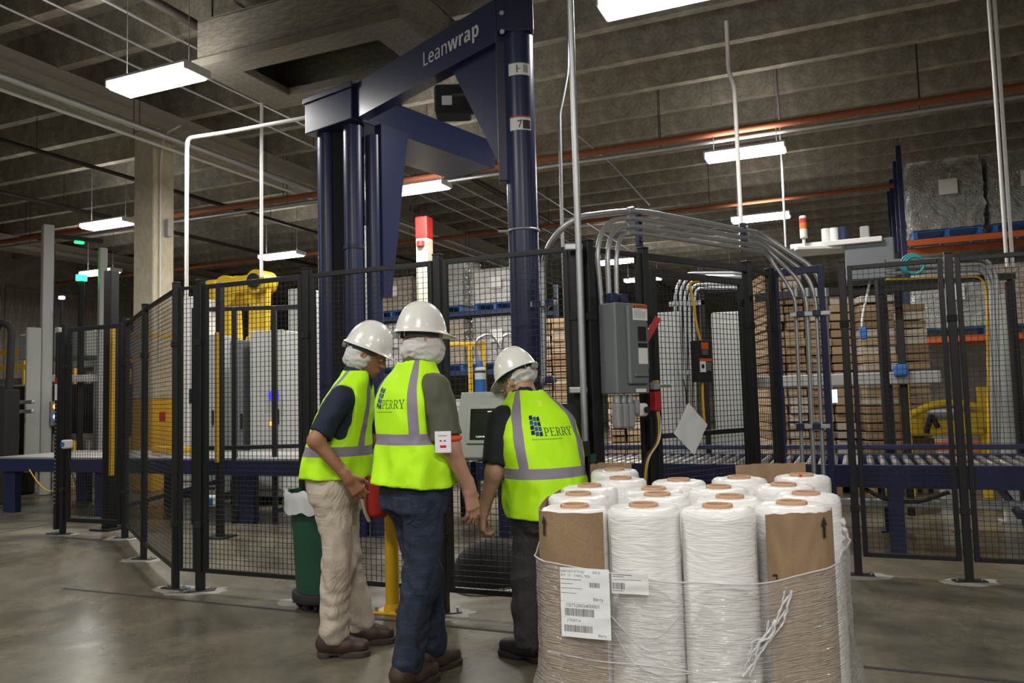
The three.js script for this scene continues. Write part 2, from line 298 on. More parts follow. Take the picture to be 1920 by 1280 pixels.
{ // light curtain column outside the far gate and the tall black guard with yellow strip
  const p = NLL.clone().addScaledVector(W(-1, 0), 0.1), t = thing('light_curtain', 'slim black light curtain post with small warning stickers', 'light curtain', p, tF);
  part('housing', rb(0.05, 2.3, 0.06, 0, 1.2, 0), M.black, t); part('foot', rb(0.2, 0.012, 0.12, 0, 0.006, 0, 0.003), M.black, t); part('bracket', rb(0.07, 0.06, 0.07, 0, 2.33, 0), M.greyLight, t);
  const st = part('sticker', bx(0.04, 0.2, 0.002, 0, 1.62, 0.032), M.white, t); part('sticker_band', bx(0.041, 0.07, 0.002, 0, 1.74, 0.033), M.red, st);
  for (let k = 0; k < 26; k++) part('lens', bx(0.02, 0.012, 0.004, 0, 0.35 + k * 0.045, 0.031), M.plasticGrey, t);
  const q = D(207, 760, 9.4), u = thing('guard_mast', 'tall black mast with a yellow edge strip behind the far gate', 'guard mast', [q.x, 0, q.z], tF);
  part('mast', rb(0.12, 3.05, 0.12, 0, 1.525, 0), M.black, u); part('yellow_strip', rb(0.05, 1.75, 0.04, 0.085, 1.5, 0.05, 0.008), M.yellow, u, 'yellow edge strip');
  part('foot', rb(0.3, 0.02, 0.3, 0, 0.01, 0, 0.004), M.black, u);
  const v = D(413, 760, 8.6), w = thing('guard_mast', 'black guard post with a yellow edge strip in front of the robot cabinets', 'guard mast', [v.x, 0, v.z], tF);
  part('mast', rb(0.07, 2.75, 0.07, -0.0, 1.375, 0), M.black, w); part('yellow_strip', rb(0.045, 1.4, 0.03, 0, 1.5, 0.05, 0.008), M.yellow, w, 'yellow edge strip'); part('foot', rb(0.25, 0.02, 0.25, 0, 0.01, 0, 0.004), M.black, w);
}
{ // blue conduit portal beside the right run
  const L = N1452.distanceTo(N1562), t = thing('blue_frame', 'dark blue steel frame standing around the four conduit drops', 'frame', N1452.clone().add(N1562).multiplyScalar(0.5).addScaledVector(W(0, 1), 0.09), turnOf(N1452, N1562));
  for (const s of [-1, 1]) part('upright', rb(0.045, H + 0.02, 0.05, s * (L / 2 - 0.03), H / 2, 0, 0.006), M.navy, t);
  part('top_rail', rb(L - 0.1, 0.06, 0.05, 0, H - 0.02, 0, 0.006), M.navy, t);
  part('wire_mesh', meshGeo(L - 0.1, 0.3, H - 0.1), M.wire, t).userData.kind = 'stuff';
}
// ---------- conveyors ----------
{
  const t = thing('roller_conveyor', 'long blue framed roller conveyor running behind the fence', 'conveyor'); put(t, 0, 7.45);
  const s0 = -3.6, s1 = 7.6, wd = 1.25, y = 0.75;
  for (const z of [0, -wd]) part('side_rail', rb(s1 - s0, 0.19, 0.05, (s0 + s1) / 2, y - 0.09, z, 0.006), M.navy, t);
  const rg = cyl(0.032, 0.032, wd - 0.06, 0, -(wd - 0.06) / 2, 0, 16).rotateX(Math.PI / 2);
  for (let s = s0 + 0.06; s < s1; s += 0.105) part('roller', rg, M.roller, t).position.set(s, y - 0.035, -wd / 2);
  for (let s = s0 + 0.3; s < s1; s += 1.8) for (const z of [-0.02, -wd + 0.02]) { part('leg', rb(0.12, y - 0.18, 0.07, s, (y - 0.18) / 2, z, 0.006), M.navy, t); part('foot', rb(0.2, 0.015, 0.14, s, 0.008, z, 0.004), M.navy, t); }
  for (let s = s0 + 1.2; s < s1; s += 1.8) part('cross_brace', bar(V(s, 0.35, -0.05), V(s, 0.5, -wd + 0.05), 0.05, 0.05), M.navyDark, t);
  part('far_guide', rb(s1 - s0, 0.05, 0.04, (s0 + s1) / 2, y + 0.07, -wd - 0.02, 0.008), M.navy, t);
  part('cable_tray', rb(s1 - s0, 0.06, 0.1, (s0 + s1) / 2, 0.4, -0.3, 0.01), M.galv, t);
  part('drive_box', rb(0.25, 0.22, 0.3, 2.6, 0.45, -0.35, 0.02), M.greyBox, t);
}
{
  const TW = 1.3, t = thing('transfer_table', 'wide steel topped transfer table with blue frame at the far conveyor end', 'conveyor'); put(t, -3.7, 7.5);
  part('deck', rb(7.4, 0.03, TW, -3.7, 0.76, -TW / 2, 0.008), std(0.5, 0.5, 0.49, 0.35, 0.5), t);
  for (const z of [0, -TW]) part('side_rail', rb(7.4, 0.17, 0.05, -3.7, 0.66, z, 0.006), M.navy, t);
  for (const s of [-0.6, -3.0, -5.4, -7.2]) for (const z of [-0.08, -TW + 0.08]) part('leg', rb(0.24, 0.58, 0.1, s, 0.29, z, 0.008), M.navy, t);
  for (let k = 0; k < 2; k++) part('cross_brace', bar(V(-1 - k * 2.4, 0.5, -0.1), V(-2.6 - k * 2.4, 0.15, -0.1), 0.04, 0.05), M.navyDark, t);
  part('yellow_stop', rb(0.75, 0.09, 0.12, -4.6, 0.84, -0.5, 0.02), M.yellow, t, 'yellow stop bar'); part('drive', rb(0.5, 0.16, 0.25, -1.7, 0.86, -0.25, 0.03), M.black, t);
  part('yellow_motor', rb(0.35, 0.25, 0.3, -1.6, 0.45, -0.6, 0.05), M.yellow, t); part('sensor', cyl(0.04, 0.03, 0.08, -1.9, 0.94, -0.25), M.white, t);
  const c = thing('yellow_cable', 'thin yellow cable looping below the transfer table', 'cable'); part('strand', curve([[55, 880], [72, 905], [92, 920], [116, 914]].map(([x, y]) => onPlane(x, y, W(-3.7, 7.42), FN)), 0.008), M.yellow, c);
}
// ---------- stretch wrapping machine ----------
const font = await new FontLoader().loadAsync('fonts/droid/droid_sans_regular.typeface.json');
const fontB = await new FontLoader().loadAsync('fonts/droid/droid_sans_bold.typeface.json');
const textGeo = (s, size, f = font, depth = 0.004) => { const g = new TextGeometry(s, { font: f, size, depth, curveSegments: 3, bevelEnabled: false }); g.computeBoundingBox(); return g; };
{
  const mp = flat(D(987, 640, 6.5)), lp = flat(D(668, 640, 8.5)), lq = flat(D(618, 640, 8.75));
  const t = thing('stretch_wrapper', 'tall dark blue stretch wrapping machine with round mast and overhead beam', 'wrapping machine', mp);
  const L = p => p.clone().sub(mp), top = 5.25;
  part('mast', cyl(0.125, 0.125, top, 0, 0, 0, 40), M.navy, t); part('mast_foot', rb(0.4, 0.03, 0.4, 0, 0.015, 0, 0.006), M.navy, t);
  part('mast_stiffener', rb(0.1, 2.2, 0.13, -0.14, 4.3, -0.03, 0.01), M.navyDark, t);
  part('strap_ring', new THREE.TorusGeometry(0.13, 0.009, 8, 40).rotateX(Math.PI / 2).translate(0, 2.78, 0), M.galv, t); part('ring_latch', rb(0.1, 0.02, 0.03, -0.16, 2.775, 0.05), M.galv, t);
  const stick = (y, hd, draw) => {      // printed label wrapped around the mast
    const g = new THREE.CylinderGeometry(0.1262, 0.1262, hd, 16, 1, true, -0.75, 1.5); const tx = canvasTex(160, 100, draw);
    part('mast_label', g.translate(0, y, 0), std(1, 1, 1, 0.5, 0, { map: tx }), t, 'white printed warning label');
  };
  stick(4.12, 0.11, (x, w, h) => { x.fillStyle = '#e8e8e6'; x.fillRect(0, 0, w, h); x.fillStyle = '#2d7a4c'; x.fillRect(0, 0, w, 9); x.fillStyle = '#222'; x.fillRect(62, 22, 7, 62); x.fillRect(62, 50, 26, 6); x.fillStyle = '#aaa'; x.fillRect(110, 20, 38, 60); });
  stick(3.66, 0.12, (x, w, h) => { x.fillStyle = '#e8e8e6'; x.fillRect(0, 0, w, h); x.fillStyle = '#b8452a'; x.fillRect(0, 0, w, 12); x.strokeStyle = '#222'; x.lineWidth = 7; x.beginPath(); x.moveTo(58, 40); x.lineTo(86, 34); x.lineTo(70, 84); x.stroke(); x.fillStyle = '#3a3a3a'; x.fillRect(96, 30, 60, 62); });
  // overhead lettered beam from the mast to the twin columns
  const b0 = V(-0.1, 4.62, -0.06), dirv = V(-0.98, 0, -1.1).normalize(), b1 = b0.clone().addScaledVector(dirv, 2.35);
  part('lettered_beam', bar(b0, b1, 0.14, 0.38), M.navy, t);
  part('beam_joint', rb(0.3, 0.62, 0.3, -0.02, 4.75, -0.02, 0.01), M.navyDark, t);
  for (let k = 0; k < 4; k++) part('bolt', cyl(0.02, 0.02, 0.02, 0, 0, 0, 8).rotateX(Math.PI / 2).translate(-0.13, 4.42 + k * 0.16, 0.14), M.galv, t);
  const face = new THREE.Group(); face.name = 'lettering'; t.add(face);
  const yaw = Math.atan2(1.1, 0.98) * -1;           // text reads from the twin columns towards the mast
  const g1 = textGeo('Lean', 0.135), g2 = textGeo('wrap', 0.135, fontB); const w1 = g1.boundingBox.max.x + 0.015;
  const txt = part('machine_name', merge([g1, g2.translate(w1, 0, 0)]), std(0.6, 0.62, 0.68, 0.5), face, 'pale machine name lettering');
  const start = b0.clone().addScaledVector(dirv, 1.12), side = V(-dirv.z, 0, dirv.x); if (side.z < 0) side.negate();
  face.position.copy(start).addScaledVector(side, 0.072).add(V(0, -0.05, 0)); face.rotation.y = Math.atan2(dirv.z, -dirv.x);
  const gs = new THREE.Shape(); gs.moveTo(0, 0); gs.lineTo(0, 1.25); gs.lineTo(-0.75, 1.25); gs.closePath();
  const gg = new THREE.ExtrudeGeometry(gs, { depth: 0.03, bevelEnabled: false }); gg.rotateY(-Math.atan2(1.1, 0.98) * 1); gg.rotateY(0);
  part('gusset', gg.translate(-0.08, 3.18, -0.06), M.navy, t);
  // twin column frame
  for (const p of [L(lp), L(lq)]) part('frame_column', cyl(0.115, 0.115, 4.6, p.x, 0, p.z, 32), M.navy, t);
  const pr = L(flat(D(705, 640, 8.5))); part('frame_column', cyl(0.085, 0.085, 4.3, pr.x, 0, pr.z, 28), M.navy, t);
  const pm = L(flat(D(640, 640, 8.7))); part('chain_guard', rb(0.12, 4.5, 0.14, pm.x, 2.25, pm.z), M.blackMatte, t);
  for (const px of [688, 697]) { const q = L(flat(D(px, 640, 8.45))); part('hydraulic_line', cyl(0.018, 0.018, 2.9, q.x, 0.4, q.z, 10), M.steel, t); }
  for (const [px, d, y] of [[668, 8.5, 3.05], [690, 8.6, 3.1], [706, 8.75, 3.05]]) { const q = L(flat(D(px, 640, d))); part('column_collar', cyl(0.125, 0.125, 0.05, q.x, y, q.z, 28), M.navyDark, t); }
  // arm box: end face over the twin columns, long side running away to the right behind the mast
  const e0 = L(flat(D(665, 640, 8.25))), dl = V(0.6, 0, -0.8), dw = V(-0.8, 0, -0.6), arm = (t0, t1, w0, w1, y0, y1, r = 0.012) => { const g = rb(t1 - t0, y1 - y0, w1 - w0, (t0 + t1) / 2, (y0 + y1) / 2, -(w0 + w1) / 2, r); g.rotateY(Math.atan2(-dl.z, dl.x)); return g.translate(e0.x, 0, e0.z); };
  part('arm_box', arm(0, 2.45, 0, 0.78, 4.42, 4.78), M.navy, t); part('arm_lid', arm(-0.02, 0.75, -0.02, 0.8, 4.76, 4.83), M.navyDark, t); part('arm_end_plate', arm(2.45, 2.47, 0, 0.78, 4.42, 4.78, 0.004), M.navyDark, t);
  const ks = new THREE.Shape(); ks.moveTo(0, 0); ks.lineTo(0, -1.9); ks.lineTo(0.12, -1.9); ks.lineTo(0.42, 0); ks.closePath();
  part('knee_brace', new THREE.ExtrudeGeometry(ks, { depth: 0.1, bevelEnabled: false }).rotateY(0.93).translate(pr.x + 0.02, 4.42, pr.z), M.navy, t);
  part('drive_motor', rb(0.35, 0.28, 0.3, -0.62, 4.25, -0.95, 0.04), M.blackMatte, t); part('motor_barrel', cyl(0.1, 0.1, 0.3, 0, 0, 0, 20).rotateZ(Math.PI / 2).translate(-0.32, 4.2, -0.85), M.blackMatte, t);
  part('motor_tag', bx(0.12, 0.09, 0.004, -0.66, 4.22, -0.797), M.galv, t);
}
// ---------- disconnect box, gate lock, conduits on the right diagonal ----------
const RN = V(N1408.z - N1112.z, 0, -(N1408.x - N1112.x)).normalize(); if (RN.z < 0) RN.negate();
const onR = (px, py, off = 0) => onPlane(px, py, N1112.clone().addScaledVector(RN, off), RN);
{
  const p = onR(1170, 654, 0.1), t = thing('disconnect_box', 'grey electrical disconnect box with orange warning label and red handle', 'electrical box', p, tR);
  const w = 0.29, h = 0.57;
  part('enclosure', rb(w, h, 0.15, 0, 0, 0, 0.012), M.greyBox, t); part('door', rb(w * 0.58, h * 0.86, 0.03, 0.03, 0.02, 0.085, 0.012), M.greyBox, t);
  part('window', rb(0.07, 0.09, 0.01, 0.06, 0.09, 0.103, 0.004), M.blackMatte, t); part('latch', rb(0.12, 0.02, 0.02, 0.04, -0.17, 0.105, 0.006), M.greyBox, t);
  const tx = canvasTex(128, 100, (x, cw, ch) => { x.fillStyle = '#ececea'; x.fillRect(0, 0, cw, ch); x.fillStyle = '#d9691e'; x.fillRect(0, 0, cw, 26); x.fillStyle = '#1a1a1a'; x.font = 'bold 19px sans-serif'; x.fillText('WARNING', 30, 20); x.beginPath(); x.moveTo(6, 22); x.lineTo(15, 5); x.lineTo(24, 22); x.fill(); x.fillStyle = '#8a8a90'; for (let k = 0; k < 6; k++) x.fillRect(10, 36 + k * 9, 70 + (k * 37) % 40, 3); });
  part('warning_label', bx(0.13, 0.1, 0.003, 0.05, 0.225, 0.1015), std(1, 1, 1, 0.5, 0, { map: tx }), t);
  part('rating_plate', bx(0.08, 0.1, 0.003, 0.065, -0.05, 0.1015), M.white, t); part('rating_head', bx(0.08, 0.025, 0.003, 0.065, 0.018, 0.1018), M.blackMatte, t); part('name_tag', bx(0.09, 0.022, 0.003, 0.06, -0.265, 0.077), M.white, t);
  part('handle_arm', bar(V(0.16, 0.05, 0.03), V(0.24, 0.2, 0.08), 0.03, 0.04), M.red, t, 'red switch handle'); part('handle_plate', rb(0.02, 0.3, 0.12, 0.155, 0.02, 0, 0.006), M.greyBox, t);
  for (const x of [-0.1, -0.045, 0.01]) { part('gland', cyl(0.024, 0.024, 0.05, x, -0.34, 0.02, 14), M.galv, t); part('fitting_body', rb(0.05, 0.16, 0.06, x, -0.42, 0.02, 0.018), M.plasticGrey, t); }
  part('small_fitting', rb(0.04, 0.09, 0.05, 0.065, -0.37, 0.02, 0.012), M.plasticGrey, t);
  for (const x of [-0.09, 0.0]) part('strut_clip', rb(0.06, 0.06, 0.05, x, h / 2 + 0.035, 0, 0.008), M.navy, t);
  const e = thing('stop_button_box', 'small white push button box under the disconnect box', 'switch', onR(1201, 768, 0.1), tR);
  part('box', rb(0.085, 0.085, 0.07, 0, 0, 0, 0.02), M.white, e); part('button', cyl(0.02, 0.02, 0.02, 0, 0, 0, 16).rotateX(Math.PI / 2).translate(0.005, 0, 0.045), M.blackMatte, e);
  const g = thing('gate_lock', 'red safety gate lock with cables on the gate post', 'gate lock', onR(1229, 752, 0.06), tR);
  part('body', rb(0.06, 0.13, 0.06, 0, 0, 0, 0.01), M.red, g); part('head', rb(0.05, 0.05, 0.05, 0.0, 0.1, 0, 0.008), M.plasticGrey, g); part('yellow_tab', rb(0.03, 0.012, 0.04, 0, 0.13, 0.01, 0.004), M.yellow, g); part('bolt_plate', rb(0.12, 0.02, 0.03, 0.08, 0.1, 0.01, 0.004), M.steel, g);
  for (const [m, o] of [[M.yellow, 0], [M.galv, 0.014], [M.rubber, -0.016]]) part('cable', curve([V(o, -0.06, 0.01), V(o * 1.4, -0.16, 0.02), V(o - 0.03, -0.26, 0.03), V(o - 0.12, -0.37, 0.02), V(o - 0.14, -0.55, 0)], 0.006), m, g);
}
{ // big conduits over the gate
  const onB = (px, py, off = -0.1) => onPlane(px, py, N1452.clone().addScaledVector(FN, off), FN);
  const rows = [
    { l: 'uppermost steel conduit arching over the fence corner', a: [onPlane(1020, 720, FP.clone().addScaledVector(FN, -0.08), FN), onPlane(1018, 470, FP.clone().addScaledVector(FN, -0.08), FN), onR(1070, 408, -0.02), onR(1190, 393, -0.02)], y: 433, dx: 1550, r: 0.02 },
    { l: 'second steel conduit rising from the disconnect box', a: [onR(1128, 575, 0.03), onR(1118, 460, 0.03), onR(1140, 412, 0), onR(1190, 408, 0)], y: 447, dx: 1533, r: 0.017 },
    { l: 'third steel conduit rising from the disconnect box', a: [onR(1143, 575, 0.05), onR(1138, 470, 0.05), onR(1150, 428, 0.02), onR(1190, 423, 0.02)], y: 458, dx: 1515, r: 0.017 },
    { l: 'lowest steel conduit rising from the disconnect box', a: [onR(1157, 575, 0.07), onR(1155, 480, 0.07), onR(1163, 441, 0.04), onR(1190, 436, 0.04)], y: 468, dx: 1494, r: 0.015 },
  ];
  rows.forEach((c, i) => {
    const t = thing('steel_conduit', c.l, 'conduit');
    const k = 0.03 * i;
    const pts = [...c.a, onR(1400, c.y, -0.02 + k), onB(1425 + i * 4, c.y + 4, -0.1), onB(c.dx - 20, 505 + 8 * i, -0.03), onB(c.dx - 3, 560, -0.03), onB(c.dx + 12, 905, -0.03)];
    part('tube', pipe(pts, c.r, 0.22, 12), M.galv, t);
    part('coupling', rod(onR(1176, [396, 410, 425, 438][i], [-0.02, 0, 0.02, 0.04][i]), onR(1186, [394, 408, 423, 436][i], [-0.02, 0, 0.02, 0.04][i]), c.r + 0.007, 12), M.galv, t);
    part('coupling', rod(onB(c.dx - 3, 540, -0.03), onB(c.dx - 2, 556, -0.03), c.r + 0.006, 12), M.galv, t);
  });
  for (const [px, y0, y1, l] of [[1196, 390, 462, 'blue strut bracket holding conduits over the red lock post'], [1393, 418, 472, 'blue strut bracket holding conduits over the gate post']]) {
    const a = onR(px, y0, -0.05), b = onR(px, y1, -0.05), t = thing('conduit_bracket', l, 'bracket', [a.x, b.y, a.z], tR);
    part('strut', rb(0.04, a.y - b.y, 0.04, 0, (a.y - b.y) / 2, 0, 0.005), M.navy, t); for (let k = 0; k < 4; k++) part('bolt', cyl(0.008, 0.008, 0.02, 0, 0, 0, 6).rotateX(Math.PI / 2).translate(0, 0.04 + k * 0.05, 0.025), M.galv, t);
  }
  for (const [py, l] of [[588, 'upper strut clamp across the four conduit drops'], [799, 'lower strut clamp across the four conduit drops']]) {
    const a = onB(1486, py, 0.0), b = onB(1552, py, 0.0), t = thing('conduit_clamp', l, 'clamp', a.clone().add(b).multiplyScalar(0.5), tF);
    part('strut', rb(a.distanceTo(b) + 0.04, 0.035, 0.03, 0, 0, 0, 0.004), M.galv, t); for (const x of [-0.07, 0.05]) part('clip', rb(0.06, 0.05, 0.04, x, 0, 0.012, 0.006), M.navy, t);
  }
  const onF = (px, py, off) => onPlane(px, py, FP.clone().addScaledVector(FN, off), FN);
  for (const [py, l] of [[569, 'strut clamp with blue clips beside the wrapper mast'], [712, 'lower strut clamp with blue clips behind the operator']]) {
    const a = onF(996, py, -0.04), b = onF(1043, py, -0.04), t = thing('conduit_clamp', l, 'clamp', a.clone().add(b).multiplyScalar(0.5), tF);
    part('strut', rb(a.distanceTo(b), 0.035, 0.03, 0, 0, 0, 0.004), M.galv, t); for (const x of [-0.045, 0.045]) part('clip', rb(0.055, 0.045, 0.04, x, 0, 0.012, 0.006), M.navy, t);
  }
  // tall conduit in front of the fence corner, with clamps
  const q = onF(1097, 830, 0.07), hi = D(1068, -30, 0.0 - q.z), t = thing('steel_conduit', 'tall straight steel conduit clamped to the fence corner post', 'conduit', [q.x, 0, q.z]);
  part('tube', cyl(0.02, 0.02, 6.0 - 1.1, 0, 1.1, 0, 14), M.galv, t); part('end_fitting', rb(0.05, 0.1, 0.05, 0.005, 1.08, 0, 0.012), M.rubber, t);
  for (const y of [2.33, 1.44]) part('clamp', rb(0.11, 0.04, 0.05, -0.03, y, -0.02, 0.008), M.galv, t);
  const hs = thing('red_hose_pipe', 'short rusty red pipe hanging from the tall conduit', 'pipe', [q.x + 0.02, 0, q.z]); part('tube', cyl(0.02, 0.018, 0.32, 0.02, 0.72, 0.0, 12), std(0.22, 0.06, 0.05, 0.6), hs); part('elbow', cyl(0.026, 0.026, 0.05, 0.02, 1.0, 0, 12), M.green, hs);
  // thin kinked drop pipes
  const drop = (pts, d, r, l, m = M.pipeWhite) => { const t = thing('drop_pipe', l, 'pipe'); part('tube', pipe(pts.map(([x, y]) => D(x, y, d)), r, 0.12, 10), m, t); };
  drop([[1067, -260], [1066, -20], [1064, 130], [1062, 147], [1054, 190], [1049, 212], [1053, 400], [1062, 640]], 7.5, 0.017, 'slim kinked pipe hanging behind the tall conduit', M.galv);
  drop([[1362, 40], [1366, 135], [1377, 160], [1389, 405], [1390, 470]], 9.5, 0.026, 'white kinked drop pipe crossing two ceiling lamps');
  drop([[1445, 0], [1462, 230], [1474, 470]], 13, 0.02, 'thin tall drop rod beyond the conduit bundle', M.galv);
  drop([[491, 60], [490, 300], [490, 520]], 11, 0.024, 'white drop pipe beside the robot lamp'); drop([[592, 217], [430, 247], [353, 259], [351, 275], [350, 400], [349, 830]], 9.9, 0.026, 'white drop pipe behind the narrow infill panel');
  drop([[1852, -20], [1868, 200], [1888, 500]], 7.0, 0.016, 'left pipe of a white pair dropping to the fence'); drop([[1863, -20], [1879, 200], [1899, 500]], 7.0, 0.016, 'right pipe of a white pair dropping to the fence');
  drop([[1920, 70], [1860, 180], [1760, 305]], 13, 0.016, 'slanting tie rod reaching up from the wrapped pallets', M.galv); drop([[1080, 250], [1150, 310], [1218, 385]], 15.2, 0.016, 'slanting thin rod behind the tall conduit', M.galv); { const h = D(1080, 250, 15.2); part('hanger', rod(h, V(h.x, CEIL, h.z), 0.012, 8), M.galv, scene.children[scene.children.length - 1]); }
  // black box with orange labels on the gate
  const jb = thing('junction_box', 'black junction box with orange warning labels on the gate', 'junction box', onR(1315, 677, 0.05), tR);
  part('box', rb(0.145, 0.29, 0.07, 0, 0, 0, 0.008), M.blackMatte, jb);
  const lt = canvasTex(96, 96, (x) => { x.fillStyle = '#25262a'; x.fillRect(0, 0, 96, 96); x.fillStyle = '#d0571c'; x.fillRect(0, 0, 96, 52); x.fillStyle = '#8b8d92'; for (let k = 0; k < 4; k++) x.fillRect(8, 60 + k * 9, 76, 4); });
  const lt2 = canvasTex(128, 96, (x) => { x.fillStyle = '#26272b'; x.fillRect(0, 0, 128, 96); x.fillStyle = '#d0571c'; x.fillRect(0, 0, 128, 20); x.fillStyle = '#e9e9e7'; x.fillRect(0, 20, 62, 76); x.fillStyle = '#222'; x.beginPath(); x.arc(30, 56, 16, 0, 7); x.fill(); x.fillStyle = '#9a9ca1'; for (let k = 0; k < 5; k++) x.fillRect(70, 30 + k * 12, 50, 5); });
  part('warning_label', bx(0.075, 0.09, 0.003, 0, 0.085, 0.0365), std(1, 1, 1, 0.5, 0, { map: lt }), jb); part('warning_label', bx(0.13, 0.095, 0.003, 0.003, -0.03, 0.0365), std(1, 1, 1, 0.5, 0, { map: lt2 }), jb);
  part('yellow_cable', curve([V(0, 0.14, 0), V(-0.02, 0.25, -0.01), V(-0.04, 0.45, -0.02), V(-0.02, 0.55, -0.05), V(0.08, 0.58, -0.05)], 0.009), M.yellow, jb); part('yellow_cable', curve([V(0, -0.14, 0), V(0.01, -0.3, -0.01), V(0.03, -0.45, -0.02)], 0.009), M.yellow, jb);
  // hanging white sheet in a sleeve
  const ws = thing('paper_sheet', 'white paper sheet hanging askew on the mesh gate', 'paper', onR(1296, 804, 0.05), tR); const sh = new THREE.PlaneGeometry(0.25, 0.255, 12, 12), sp = sh.attributes.position; for (let i = 0; i < sp.count; i++) sp.setZ(i, 0.012 * ns(sp.getX(i) * 9, sp.getY(i) * 9, 2));
  sh.computeVertexNormals(); const sm = part('sheet', merge([sh, bx(0.24, 0.245, 0.002, 0, 0, -0.006)]), std(0.85, 0.86, 0.88, 0.3, 0, { clearcoat: 0.5 }), ws); sm.rotation.z = -0.66; part('tie', curve([V(-0.03, 0.17, -0.01), V(-0.04, 0.26, 0.0), V(-0.06, 0.34, 0)], 0.004), M.rubber, ws);
}
// ---------- operator screen, cans ----------
{
  const c = D(905, 790, 4.72), t = thing('operator_panel', 'grey tilted operator panel with a black touch screen', 'control panel', [c.x, 0, c.z], -A + 0.1);
  const hd = new THREE.Group(); hd.name = 'head'; t.add(hd); hd.position.set(0.05, 1.25, 0); hd.rotation.x = -0.18;
  const s = new THREE.Shape(); s.moveTo(-0.24, -0.19); s.lineTo(0.27, -0.19); s.lineTo(0.24, 0.19); s.lineTo(-0.19, 0.19); s.closePath();
  part('enclosure', new THREE.ExtrudeGeometry(s, { depth: 0.12, bevelEnabled: true, bevelSize: 0.008, bevelThickness: 0.008, bevelSegments: 2 }).translate(0, 0, -0.13), M.greyLight, hd);
  part('bezel', rb(0.34, 0.23, 0.016, 0.02, 0, 0.004, 0.006), M.greyLight, hd);
  const tx = canvasTex(512, 340, (x, w, h) => { x.fillStyle = '#0c0b10'; x.fillRect(0, 0, w, h); x.fillStyle = '#f2f2f2'; x.fillRect(190, 28, 130, 9); for (let k = 0; k < 4; k++) x.fillRect(215, 120 + k * 34, 80, 11); x.font = '34px sans-serif'; x.fillText('Lean', 70, 315); x.font = 'bold 34px sans-serif'; x.fillText('wrap', 146, 315); });
  part('screen', bx(0.29, 0.185, 0.004, 0.02, 0, 0.0125), new THREE.MeshPhysicalMaterial({ color: 0x050506, roughness: 0.2, emissive: 0xffffff, emissiveMap: tx, emissiveIntensity: 0.8 }), hd, 'black touch screen with white text');
  for (const x of [-0.12, 0.16]) part('fence_arm', rb(0.04, 0.05, 0.36, x, 1.2, -0.24, 0.006), M.navyDark, t);
  part('shelf', rb(0.62, 0.02, 0.16, 0.04, 1.415, -0.13, 0.004), M.black, t);
  const can = (px, r, h, label, body, capm, caph, band) => { const p = D(px, 728, 4.9), k = thing('spray_can', label, 'can', [p.x, 1.427, p.z]); part('body', lathe([[0, 0], [r, 0], [r, h], [r * 0.75, h + 0.02], [0, h + 0.02]], 28), body, k); part('cap', lathe([[r * 0.55, h + 0.02], [r * 0.6, h + 0.02], [r * 0.55, h + caph], [0, h + caph]], 24), capm, k); if (band) for (const [y, hh, m] of band) part('label_band', cyl(r + 0.001, r + 0.001, hh, 0, y, 0, 28), m, k); return k; };
  can(901, 0.034, 0.15, 'white and blue spray can with a blue cap on the operator panel', M.white, M.blueBright, 0.06, [[0.01, 0.085, M.blueBright], [0.135, 0.014, M.green]]);
  can(940, 0.036, 0.14, 'white bottle with a green band and green trigger on the operator panel', M.white, std(0.02, 0.4, 0.06, 0.5), 0.07, [[0.1, 0.03, std(0.02, 0.35, 0.1, 0.5)]]);
}
